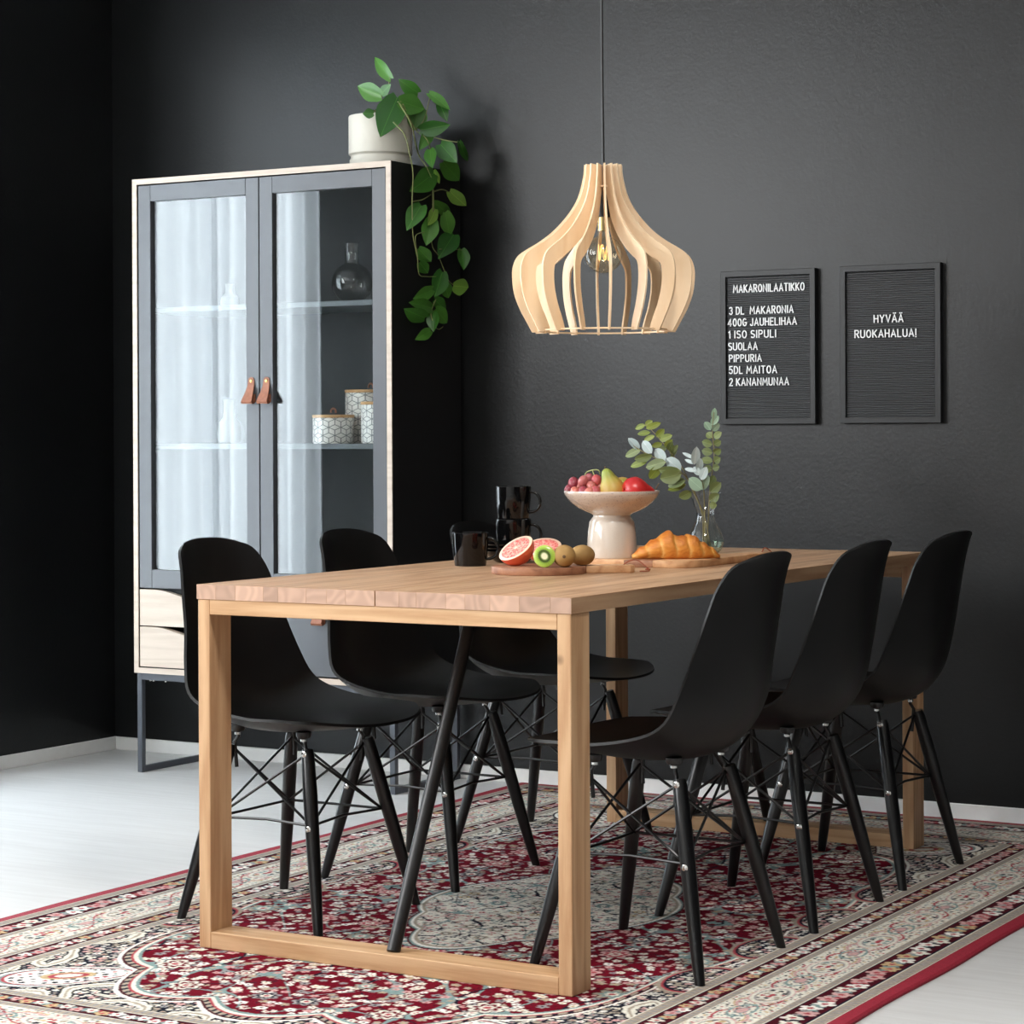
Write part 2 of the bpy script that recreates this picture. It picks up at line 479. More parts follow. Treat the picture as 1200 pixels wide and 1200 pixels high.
def add_box(bm, lo, hi, bevel=0.0, seg=1):
    lo, hi = Vector(lo), Vector(hi)
    c = (lo + hi) / 2; s = hi - lo
    r = bmesh.ops.create_cube(bm, size=1.0, matrix=Matrix.Translation(c) @ Matrix.Diagonal((s.x, s.y, s.z, 1)))
    if bevel > 0:
        vs_ = set(r['verts'])
        ed = [e for e in bm.edges if e.verts[0] in vs_ and e.verts[1] in vs_]
        bmesh.ops.bevel(bm, geom=ed, offset=bevel, segments=seg, affect='EDGES', profile=0.5)

def box(name, lo, hi, mat, parent=None, root=(0, 0, 0), bevel=0.0, seg=1, smooth=False):
    """box between world corners lo and hi; its origin is its own lower centre"""
    root = Vector(root)
    lo, hi = Vector(lo), Vector(hi)
    org = Vector(((lo.x + hi.x) / 2, (lo.y + hi.y) / 2, lo.z))
    bm = bmesh.new()
    add_box(bm, lo - org, hi - org, bevel, seg)
    return bmobj(name, bm, mat, parent, org - root, smooth)

def add_lathe(bm, prof, seg=40, cap_start=True, cap_end=True, mtx=None):
    rows = []
    for r, z in prof:
        row = []
        for i in range(seg):
            a = 2 * math.pi * i / seg
            p = Vector((r * math.cos(a), r * math.sin(a), z))
            row.append(bm.verts.new(mtx @ p if mtx else p))
        rows.append(row)
    for a, b in zip(rows, rows[1:]):
        for i in range(seg):
            j = (i + 1) % seg
            bm.faces.new((a[i], a[j], b[j], b[i]))
    if cap_start: bm.faces.new(rows[0])
    if cap_end: bm.faces.new(rows[-1])

def lathe(name, prof, mat, parent=None, loc=(0, 0, 0), seg=40, caps=(True, True), auto=35):
    bm = bmesh.new()
    add_lathe(bm, prof, seg, *caps)
    return bmobj(name, bm, mat, parent, loc, True, auto)

def spline(pts, n):
    """Catmull-Rom through pts"""
    pts = [Vector(p) for p in pts]
    if len(pts) == 2:
        return [pts[0].lerp(pts[1], i / n) for i in range(n + 1)]
    P = [pts[0] * 2 - pts[1]] + pts + [pts[-1] * 2 - pts[-2]]
    out = []
    for i in range(1, len(P) - 2):
        for k in range(n):
            t = k / n
            a, b, c, d = P[i - 1], P[i], P[i + 1], P[i + 2]
            out.append(0.5 * ((2 * b) + (c - a) * t + (2 * a - 5 * b + 4 * c - d) * t * t + (3 * b - a - 3 * c + d) * t ** 3))
    out.append(pts[-1])
    return out

def add_tube(bm, pts, rad, seg=8, closed=False, cap=True):
    pts = [Vector(p) for p in pts]
    n = len(pts)
    rad = rad if isinstance(rad, (list, tuple)) else [rad] * n
    tang = []
    for i in range(n):
        a = pts[(i - 1) % n] if (closed or i > 0) else pts[i]
        b = pts[(i + 1) % n] if (closed or i < n - 1) else pts[i]
        tang.append((b - a).normalized())
    nrm = tang[0].orthogonal().normalized()
    rows = []
    for i in range(n):
        nrm = (nrm - tang[i] * nrm.dot(tang[i])).normalized()
        bi = tang[i].cross(nrm)
        rows.append([bm.verts.new(pts[i] + (nrm * math.cos(2 * math.pi * k / seg) + bi * math.sin(2 * math.pi * k / seg)) * rad[i]) for k in range(seg)])
    rng = range(n) if closed else range(n - 1)
    for i in rng:
        a, b = rows[i], rows[(i + 1) % n]
        for k in range(seg):
            j = (k + 1) % seg
            bm.faces.new((a[k], a[j], b[j], b[k]))
    if cap and not closed:
        bm.faces.new(rows[0]); bm.faces.new(rows[-1])

def tube(name, pts, rad, mat, parent=None, loc=(0, 0, 0), seg=8, closed=False, smooth=True):
    bm = bmesh.new()
    add_tube(bm, pts, rad, seg, closed)
    return bmobj(name, bm, mat, parent, loc, smooth, 50)

def dup(root, loc, rz, label=None):
    r = root.copy(); COL.objects.link(r)
    r.location = loc; r.rotation_euler = (0, 0, rz)
    if label: r['label'] = label
    for ch in list(root.children):
        c = ch.copy(); COL.objects.link(c); c.parent = r
        for g in ch.children:
            d = g.copy(); COL.objects.link(d); d.parent = c
    return r

# ================================================================== the setting
def structure():
    o = box('floor', (W_LEFT - .1, W_FRONT - .1, -0.1), (W_RIGHT + .1, W_BACK + .1, 0), 'floor'); tag(o, kind='structure')
    o = box('ceiling', (W_LEFT - .1, W_FRONT - .1, CEIL), (W_RIGHT + .1, W_BACK + .1, CEIL + .1), 'white_wall'); tag(o, kind='structure')
    o = box('wall_back', (W_LEFT - .1, W_BACK, 0), (W_RIGHT + .1, W_BACK + .1, CEIL), 'wall'); tag(o, kind='structure')
    o = box('wall_right', (W_RIGHT, W_FRONT, 0), (W_RIGHT + .1, W_BACK, CEIL), 'wall'); tag(o, kind='structure')
    o = box('wall_front', (W_LEFT, W_FRONT - .1, 0), (W_RIGHT, W_FRONT, CEIL), 'white_wall'); tag(o, kind='structure')
    bm = bmesh.new()
    x0, x1 = W_LEFT - .2, W_LEFT
    ys = sorted(WINDOWS)
    cur = W_FRONT
    for (y0, y1, z0, z1) in ys:
        add_box(bm, (x0, cur, 0), (x1, y0, CEIL))
        add_box(bm, (x0, y0, 0), (x1, y1, z0))
        add_box(bm, (x0, y0, z1), (x1, y1, CEIL))
        cur = y1
    add_box(bm, (x0, cur, 0), (x1, W_BACK, CEIL))
    o = bmobj('wall_left', bm, 'wall'); tag(o, kind='structure')
    for i, (y0, y1, z0, z1) in enumerate(WINDOWS):
        bm = bmesh.new()
        xw0, xw1 = W_LEFT - .085, W_LEFT - .035
        t = 0.05
        add_box(bm, (xw0, y0, z0), (xw1, y0 + t, z1)); add_box(bm, (xw0, y1 - t, z0), (xw1, y1, z1))
        add_box(bm, (xw0, y0 + t, z0), (xw1, y1 - t, z0 + t)); add_box(bm, (xw0, y0 + t, z1 - t), (xw1, y1 - t, z1))
        if i:
            ym = (y0 + y1) / 2
            add_box(bm, (xw0, ym - .03, z0 + t), (xw1, ym + .03, z1 - t))
        w = bmobj('window_%d' % (i + 1), bm, 'white_wall'); tag(w, kind='structure')
        box('pane', (W_LEFT - .063, y0 + t, z0 + t), (W_LEFT - .057, y1 - t, z1 - t), 'window_glass', w)
    # skirting boards
    o = box('baseboard_back', (W_LEFT + .012, W_BACK - .012, 0), (W_RIGHT, W_BACK, .0425), 'skirting', bevel=.002); tag(o, kind='structure')
    o = box('baseboard_left', (W_LEFT, 5.31, 0), (W_LEFT + .012, W_BACK, .0425), 'skirting', bevel=.002); tag(o, kind='structure')
structure()

def curtain():
    y0, y1, z0, z1 = 4.24, 5.34, 0.02, 2.62
    n = 260
    rows = []
    V, Fc = [], []
    zs = [z0, 0.6, 1.2, 1.8, 2.3, z1]
    for zi, z in enumerate(zs):
        for i in range(n + 1):
            t = i / n
            ph = 2 * math.pi * (t * 10.5 + 0.12 * math.sin(t * 11.0))
            amp = (0.024 + 0.009 * math.sin(t * 23)) * (1.0 - 0.35 * zi / (len(zs) - 1))
            x = W_LEFT + 0.075 + amp * math.sin(ph + 0.25 * math.sin(z * 1.7 + t * 9)) + 0.003 * math.sin(ph * 2.3 + 1)
            flare = (1 - z / 2.6) * 0.02 * math.sin(t * 17)
            V.append((x, y0 + (y1 - y0) * t + 0.006 * math.cos(ph) + flare, z))
    for r in range(len(zs) - 1):
        for i in range(n):
            a = r * (n + 1) + i
            Fc.append((a, a + 1, a + n + 2, a + n + 1))
    root = thing('curtain', (W_LEFT + .075, 4.79, 0.02), 'sheer white curtain over the window, mirrored in the cabinet glass', 'curtain')
    off = Vector(root.location)
    raw('fabric', [Vector(v) - off for v in V], Fc, 'curtain', root, smooth=True)
    tube('curtain_rail', [Vector((W_LEFT + .075, 4.16, 2.635)) - off, Vector((W_LEFT + .075, 5.42, 2.635)) - off], .011, 'white_ceramic', root)
    for yy in (4.2, 5.38):
        tube('rail_bracket', [Vector((W_LEFT + .001, yy, 2.635)) - off, Vector((W_LEFT + .075, yy, 2.635)) - off], .006, 'white_ceramic', root)
curtain()

# ================================================================== rug
RX0, RX1, RY0, RY1, RZ = -3.53, -1.588, 2.97, 6.045, 0.008
def rug():
    cx, cy = (RX0 + RX1) / 2, (RY0 + RY1) / 2
    bw = 0.034                                             # width of the red binding
    hx, hy = (RX1 - RX0) / 2 - bw, (RY1 - RY0) / 2 - bw
    nx, ny = 361, 576
    a = np.linspace(0, hx, nx)[None, :].repeat(ny, 0)
    b = np.linspace(0, hy, ny)[:, None].repeat(nx, 1)
    C = {k: np.array(lin(v)) for k, v in dict(
        red=(108, 15, 33), maroon=(74, 20, 31), cream=(224, 219, 206), beige=(168, 156, 140), navy=(28, 30, 44),
        pink=(206, 164, 160), teal=(128, 152, 150), gold=(196, 170, 130), grey=(150, 146, 146), rose=(172, 74, 82), white=(236, 232, 224), black=(26, 26, 34)).items()}
    def h(i, j, k):
        s = np.sin(i * 127.1 + j * 311.7 + k * 74.7) * 43758.5453
        return s - np.floor(s)
    def flowers(x, y, cell, R, seed, petals=5, jit=0.3):
        gi, gj = np.floor(x / cell), np.floor(y / cell)
        best = np.full(x.shape, 9.0); hc = np.zeros(x.shape)
        for di in (-1, 0, 1):
            for dj in (-1, 0, 1):
                i, j = gi + di, gj + dj
                px = (i + .5 + jit * (2 * h(i, j, seed) - 1)) * cell
                py = (j + .5 + jit * (2 * h(i, j, seed + 1) - 1)) * cell
                dx, dy = x - px, y - py
                r = np.hypot(dx, dy); th = np.arctan2(dy, dx)
                rad = R * (.62 + .38 * np.abs(np.cos(petals * th / 2 + 6 * h(i, j, seed + 2)))) * (.7 + .5 * h(i, j, seed + 3))
                q = r / rad
                m = q < best
                best = np.where(m, q, best); hc = np.where(m, h(i, j, seed + 4), hc)
        return best, hc
    def pick(hc, names):
        n = len(names); idx = np.minimum((hc * n).astype(int), n - 1)
        return np.stack([C[k] for k in names])[idx]
    img = np.zeros(a.shape + (3,))
    def put(mask, col):
        col = C[col] if isinstance(col, str) else col
        if col.ndim == 1: img[mask] = col
        else: img[mask] = col[mask]
    def dist_poly(pts):
        pts = np.array(pts); d = np.full(a.shape, 9.0)
        lo, hi = pts.min(0) - .05, pts.max(0) + .05
        m = (a > lo[0]) & (a < hi[0]) & (b > lo[1]) & (b < hi[1])
        A, B = a[m], b[m]
        dd = np.full(A.shape, 9.0); tt = np.zeros(A.shape)
        for k in range(len(pts) - 1):
            p, q = pts[k], pts[k + 1]; e = q - p; L = (e ** 2).sum() + 1e-12
            t = np.clip(((A - p[0]) * e[0] + (B - p[1]) * e[1]) / L, 0, 1)
            r = np.hypot(A - p[0] - t * e[0], B - p[1] - t * e[1])
            mm = r < dd; dd = np.where(mm, r, dd); tt = np.where(mm, (k + t) / (len(pts) - 1), tt)
        d[m] = dd; T = np.zeros(a.shape); T[m] = tt
        return d, T
    ex, ey = hx - a, hy - b
    e = np.minimum(ex, ey)
    t = np.where(ex < ey, b, a)
    # ---- field with its scalloped edge
    fx, fy = 0.575, 1.10
    th = np.arctan2(b / fy, a / fx)
    rr = ((a / fx) ** 2.9 + (b / fy) ** 2.9) ** (1 / 2.9)
    edge = 1.0 + 0.065 * np.abs(np.sin(th * 7.0)) - 0.045
    g = rr / edge                                            # < 1 inside
    # spandrel ground
    put(np.ones(a.shape, bool), 'navy')
    q, hc = flowers(a, b, .0165, .0082, 3, 5, .25)
    put(q < 1, pick(hc, ['cream', 'white', 'grey', 'cream', 'pink', 'beige']))
    put(q < .32, pick(h(np.floor(a * 60), np.floor(b * 60), 9), ['navy', 'rose', 'gold']))
    # red field
    inside = g < 1
    put(inside, 'red')
    q, hc = flowers(a + .012 * np.sin(b * 21), b, .0235, .0112, 21, 5, .40)
    put(inside & (q < 1), pick(hc, ['cream', 'pink', 'white', 'red', 'cream', 'beige', 'grey', 'red']))
    put(inside & (q < .30), pick(hc, ['rose', 'maroon', 'gold', 'navy']))
    f = np.sin(a * 26 + 2.2 * np.sin(b * 13)) + np.sin(b * 19 + 2 * np.sin(a * 17))
    put(inside & (np.abs(f) < .10) & (q > .9), 'teal')
    f2 = np.sin(a * 15 - b * 11 + 2 * np.sin(b * 9)) 
    put(inside & (np.abs(f2) < .05) & (q > .8), 'navy')
    # bigger palmettes in the field
    q2, hc2 = flowers(a + .03, b + .05, .16, .034, 51, 7, .22)
    put(inside & (q2 < 1.12), 'maroon')
    put(inside & (q2 < 1), pick(hc2, ['pink', 'beige', 'grey', 'cream']))
    put(inside & (q2 < .72), pick(hc2, ['rose', 'teal', 'navy', 'red']))
    put(inside & (q2 < .45), 'cream'); put(inside & (q2 < .22), 'rose')
    # scalloped outline bands
    for lo_, hi_, c in ((.988, .996, 'teal'), (.996, 1.006, 'cream'), (1.006, 1.012, 'rose'), (1.012, 1.026, 'beige'), (1.026, 1.032, 'maroon'), (1.032, 1.042, 'white')):
        put((g >= lo_) & (g < hi_), c)
    put((g >= 1.012) & (g < 1.026) & (np.sin(th * 190) > .3), 'navy')
    # ---- cream medallion
    mx, my = 0.285, 0.50
    th2 = np.arctan2(b / my, a / mx)
    mr = ((a / mx) ** 1.25 + (b / my) ** 1.25) ** (1 / 1.25) / (1 + .06 * np.abs(np.sin(th2 * 6)) - .03)
    med = mr < 1
    put(med, 'cream')
    q, hc = flowers(a, b, .019, .0075, 71, 5, .3)
    put(med & (q < 1), pick(hc, ['grey', 'teal', 'pink', 'navy', 'white', 'beige', 'grey', 'rose']))
    put(med & (q < .4), pick(hc, ['navy', 'white', 'rose', 'cream']))
    f = np.sin(a * 44 + 3 * np.sin(b * 23)) * np.cos(b * 37 + 2.4 * np.sin(a * 29))
    put(med & (np.abs(f) < .05), 'navy')
    f = np.sin(a * 19 - 2 * np.sin(b * 15)) + np.cos(b * 17 + np.sin(a * 23))
    put(med & (np.abs(f) < .055), 'teal')
    q, hc = flowers(a + .01, b + .02, .085, .019, 83, 6, .3)
    put(med & (q < 1), pick(hc, ['gold', 'pink', 'teal', 'beige'])); put(med & (q < .6), 'navy'); put(med & (q < .42), 'cream')
    for lo_, hi_, c in ((.975, 1.0, 'beige'), (1.0, 1.02, 'white'), (1.02, 1.035, 'teal'), (1.035, 1.05, 'maroon')):
        put((mr >= lo_) & (mr < hi_), c)
    # ---- corner spandrel ornaments
    ox, oy, oa = .475, 1.045, math.atan2(-.093, -.092)
    ca, sa = math.cos(oa), math.sin(oa)
    p = (a - ox) * ca + (b - oy) * sa; w = -(a - ox) * sa + (b - oy) * ca
    ov = np.hypot(p / .135, w / (.068 * (1 - .25 * p / .135)))
    span = (g > 1.042)
    def leafy(pts, w0, w1):
        P = [np.array(v) for v in pts]
        sp = [tuple(v)[:2] for v in spline([(x, y, 0) for x, y in pts], 10)]
        d, T = dist_poly(sp)
        wd = w0 * np.sin(np.pi * np.clip(T * .92 + .08, 0, 1)) ** .6 + w1
        wd = wd * (1 + .18 * np.sin(T * 40))
        put(span & (d < wd + .0045), 'black'); put(span & (d < wd), 'cream'); put(span & (d < wd * .25), 'beige')
    for s in (0, 1):
        for pts in ([(.36, 1.19), (.40, 1.12), (.35, 1.06), (.29, 1.08), (.29, 1.13), (.33, 1.135)],
                    [(.30, 1.195), (.25, 1.15), (.19, 1.165), (.17, 1.20)],
                    [(.12, 1.20), (.10, 1.165), (.05, 1.16), (.03, 1.19)],
                    [(.50, 1.20), (.44, 1.17), (.405, 1.19)]):
            leafy(pts, .012, .003)
        for pts in ([(.62, .86), (.575, .93), (.575, 1.0), (.61, .98), (.605, .94)],
                    [(.62, .80), (.585, .74), (.60, .68), (.625, .70)],
                    [(.625, 1.16), (.60, 1.09), (.615, 1.03)]):
            leafy(pts, .011, .003)
    for lim, c in ((1.16, 'black'), (1.10, 'white'), (1.0, 'teal'), (.95, 'rose'), (.90, 'white')):
        put(span & (ov < lim), c)
    q, hc = flowers(p + 1, w + 1, .020, .0065, 91, 5, .2)
    put(span & (ov < .86) & (q < 1), pick(hc, ['navy', 'rose', 'navy', 'teal', 'grey']))
    put(span & (ov < .40), 'gold'); put(span & (ov < .30), 'rose'); put(span & (ov < .2), 'cream')
    # small navy half-medallions along the long sides
    for yc in (.16, .48):
        d = np.hypot((a - .60) / .065, (b - yc) / .11)
        put((d < 1.1) & (g > .9), 'beige'); put((d < 1.0) & (g > .9), 'rose'); put((d < .93) & (g > .9), 'navy')
        q, hc = flowers(a + 3, b + 2, .017, .0085, 97, 5, .2)
        put((d < .86) & (g > .9) & (q < 1), pick(hc, ['cream', 'beige', 'pink', 'white']))
    # ---- border bands, measured inwards from the pile's edge
    def band(lo_, hi_, c):
        put((e >= lo_) & (e < hi_), c)
        return (e >= lo_) & (e < hi_)
    def guard(lo_, hi_, seed, per=.034):
        m = band(lo_, hi_, 'maroon'); mid = (lo_ + hi_) / 2; half = (hi_ - lo_) / 2
        ph = t / per; k = np.floor(ph); s = (ph - k - .5) * per
        side = np.where(k % 2 == 0, .18, -.18) * half
        dx, dy = s, (e - mid) - side
        r = np.hypot(dx, dy); ang = np.arctan2(dy, dx)
        rad = half * .78 * (.58 + .42 * np.abs(np.cos(2.5 * ang + k)))
        put(m & (r < rad), pick(h(k, k * 0 + seed, 1), ['cream', 'pink', 'gold', 'white'])); put(m & (r < rad * .34), 'rose')
        s2 = (ph - np.floor(ph + .5)) * per
        r2 = np.hypot(s2, (e - mid) + side * 1.2)
        put(m & (r2 < half * .36), pick(h(k, k * 0 + seed, 2), ['teal', 'grey', 'navy', 'rose']))
        vine = np.abs((e - mid) - half * .5 * np.sin(t / per * math.pi))
        put(m & (vine < .0022) & (r > rad), 'teal')
    def stripe(lo_, hi_, per=.014):
        m = band(lo_, hi_, 'beige'); mid = (lo_ + hi_) / 2
        put(m & (np.abs(e - mid) < (hi_ - lo_) * .26) & (np.sin(2 * np.pi * t / per) > .1), 'grey')
        put(m & ((e - lo_ < .0022) | (hi_ - e < .0022)), 'cream')
    o_ = 0.03 - bw
    stripe(0.0, .030)
    band(.030, .034, 'navy'); guard(.034, .092, 5, .040); band(.092, .096, 'navy'); stripe(.096, .116)
    m = band(.116, .222, 'cream')
    q, hc = flowers(t + e * .35, e * 1.0, .0120, .0042, 33, 2, .35)
    put(m & (q < 1), pick(hc, ['navy', 'grey', 'rose', 'black', 'teal', 'gold']))
    per = .262; k = np.floor(t / per + .5); s = t - k * per
    vy = .169 + .036 * np.sin(2 * np.pi * t / per)
    put(m & (np.abs(e - vy) < .0032), 'pink'); put(m & (np.abs(e - vy - .006) < .0016), 'gold')
    vy2 = .169 - .036 * np.sin(2 * np.pi * t / per + .6)
    put(m & (np.abs(e - vy2) < .0026), 'rose')
    d = np.hypot(s / .062, (e - .169) / .033)
    for lim, c in ((1.14, 'pink'), (1.06, 'cream'), (.86, 'grey'), (.78, 'cream')):
        put(m & (d < lim), c)
    q, hc = flowers(t, e, .016, .007, 37, 5, .2)
    put(m & (d < .78) & (q < 1), pick(hc, ['navy', 'teal', 'gold', 'beige', 'rose'])); put(m & (d < .16), 'rose')
    s3 = t - (np.floor(t / per) + .5) * per
    d = np.hypot(s3 / .045, (e - .169) / .022)
    put(m & (d < 1.1) & (d > .92), 'teal'); put(m & (d < .55), 'grey'); put(m & (d < .40), 'pink')
    stripe(.222, .244); band(.244, .247, 'navy'); guard(.247, .287, 13, .030); band(.287, .290, 'navy'); stripe(.290, .318, .016)
    # ---- mirror the quarter and hang it on the pile mesh
    top = np.concatenate([img[::-1], img[1:]], 0)
    full = np.concatenate([top[:, ::-1], top[:, 1:]], 1)
    NY, NX = full.shape[:2]
    # broken symmetry of a hand-made piece: slight waviness
    xs = np.linspace(-hx, hx, NX)[None, :].repeat(NY, 0); ysv = np.linspace(-hy, hy, NY)[:, None].repeat(NX, 1)
    co = np.stack([xs, ysv, np.full(xs.shape, RZ)], -1).reshape(-1, 3)
    idx = np.arange(NX * NY).reshape(NY, NX)
    quads = np.stack([idx[:-1, :-1], idx[:-1, 1:], idx[1:, 1:], idx[1:, :-1]], -1).reshape(-1, 4)
    me = bpy.data.meshes.new('pile')
    me.vertices.add(len(co)); me.vertices.foreach_set('co', co.ravel())
    me.loops.add(quads.size); me.loops.foreach_set('vertex_index', quads.ravel())
    me.polygons.add(len(quads)); me.polygons.foreach_set('loop_start', np.arange(0, quads.size, 4))
    me.update(calc_edges=True); me.validate()
    at = me.attributes.new('weave', 'FLOAT_COLOR', 'POINT')
    at.data.foreach_set('color', np.concatenate([full.reshape(-1, 3), np.ones((NX * NY, 1))], 1).astype(np.float32).ravel())
    me.materials.append(MT['rug'])
    root = thing('rug', (cx, cy, 0), 'red and cream patterned oriental rug lying under the dining table', 'rug')
    link(bpy.data.objects.new('pile', me), root)
    raw('backing', [(-hx, -hy, .0005), (hx, -hy, .0005), (hx, hy, .0005), (-hx, hy, .0005), (-hx, -hy, RZ - .001), (hx, -hy, RZ - .001), (hx, hy, RZ - .001), (-hx, hy, RZ - .001)],
        [(0, 1, 2, 3), (0, 1, 5, 4), (1, 2, 6, 5), (2, 3, 7, 6), (3, 0, 4, 7)], 'binding', root)
    # red binding: a bevelled strip along each edge, slightly wavy
    HX, HY = (RX1 - RX0) / 2, (RY1 - RY0) / 2
    for (p0, p1, n_) in (((-HX, -HY), (HX, -HY), (0, -1)), ((HX, -HY), (HX, HY), (1, 0)), ((HX, HY), (-HX, HY), (0, 1)), ((-HX, HY), (-HX, -HY), (-1, 0))):
        p0, p1, n_ = Vector((*p0, 0)), Vector((*p1, 0)), Vector((*n_, 0))
        V, Fc = [], []
        N = 60
        for i in range(N + 1):
            tt = i / N
            wv = .0025 * math.sin(tt * 31) + .002 * math.sin(tt * 13 + 1)
            d = (p1 - p0).normalized()
            end = 0 if i == 0 else (1 if i == N else None)
            base = p0.lerp(p1, tt)
            for (inn, zz) in ((bw, .0005), (bw, RZ - .0002), (.006, RZ - .0002), (0, RZ - .003), (0, .0005)):
                q_ = base - n_ * inn + n_ * (wv if inn < bw else 0)
                if end == 0: q_ += d * inn
                if end == 1: q_ -= d * inn
                V.append(q_ + Vector((0, 0, zz)))
        for i in range(N):
            for k_ in range(4):
                A = i * 5 + k_
                Fc.append((A, A + 1, A + 6, A + 5))
        raw('binding', V, Fc, 'binding', root, smooth=False)
rug()

# ================================================================== table
TX0, TX1, TY0, TY1, TZ = -2.9714, -2.1014, 3.7837, 5.6093, 0.745
TT = 0.0300
def table():
    R0 = Vector(((TX0 + TX1) / 2, (TY0 + TY1) / 2, RZ + .0003))
    root = thing('dining_table', R0, 'long solid wood dining table with box-shaped leg frames on the rug', 'table')
    # two glued panels of staves with an open seam between
    ns = 8
    wst = (TX1 - TX0 - .0022) / 2 / ns
    for half in (0, 1):
        xs = TX0 + half * ((TX1 - TX0) / 2 + .0011)
        cuts = [0.0] + sorted((i + random.uniform(-.28, .28)) / ns for i in range(1, ns)) + [1.0]
        for c0, c1 in zip(cuts, cuts[1:]):
            lo = (xs + c0 * ns * wst + .00008, TY0, TZ - TT); hi = (xs + c1 * ns * wst - .00008, TY1, TZ)
            box('stave', lo, hi, 'top_wood', root, R0, bevel=.0003)
    lw, ld, rh = .0293, .0722, .0305
    for k, ya in enumerate((TY0 + .0015, TY1 - ld - .0015)):
        yb = ya + ld
        for xa in (TX0 + .002, TX1 - lw - .002):
            box('leg', (xa, ya, RZ + .0003), (xa + lw, yb, TZ - TT), 'frame_wood_z', root, R0, bevel=.0015)
        box('top_rail', (TX0 + .002 + lw, ya, TZ - TT - rh), (TX1 - lw - .002, yb, TZ - TT), 'frame_wood_x', root, R0, bevel=.0012)
        box('bottom_rail', (TX0 + .002 + lw, ya, RZ + .0003), (TX1 - lw - .002, yb, RZ + .034), 'frame_wood_x', root, R0, bevel=.0012)
        s = 1 if k == 0 else -1
        yb0 = (TY0 + .030) if k == 0 else (TY1 - .030)
        p0 = Vector((-2.517, yb0, RZ + .034)); p1 = Vector((-2.517, yb0 + s * .315, TZ - TT - .001))
        tube('brace_rod', [p0 - R0, p0.lerp(p1, .5) - R0, p1 - R0], .0135, 'black_metal', root, seg=20)
        box('brace_plate', p1 + Vector((-.03, -.025, -.003)), p1 + Vector((.03, .025, .0008)), 'black_metal', root, R0)
table()

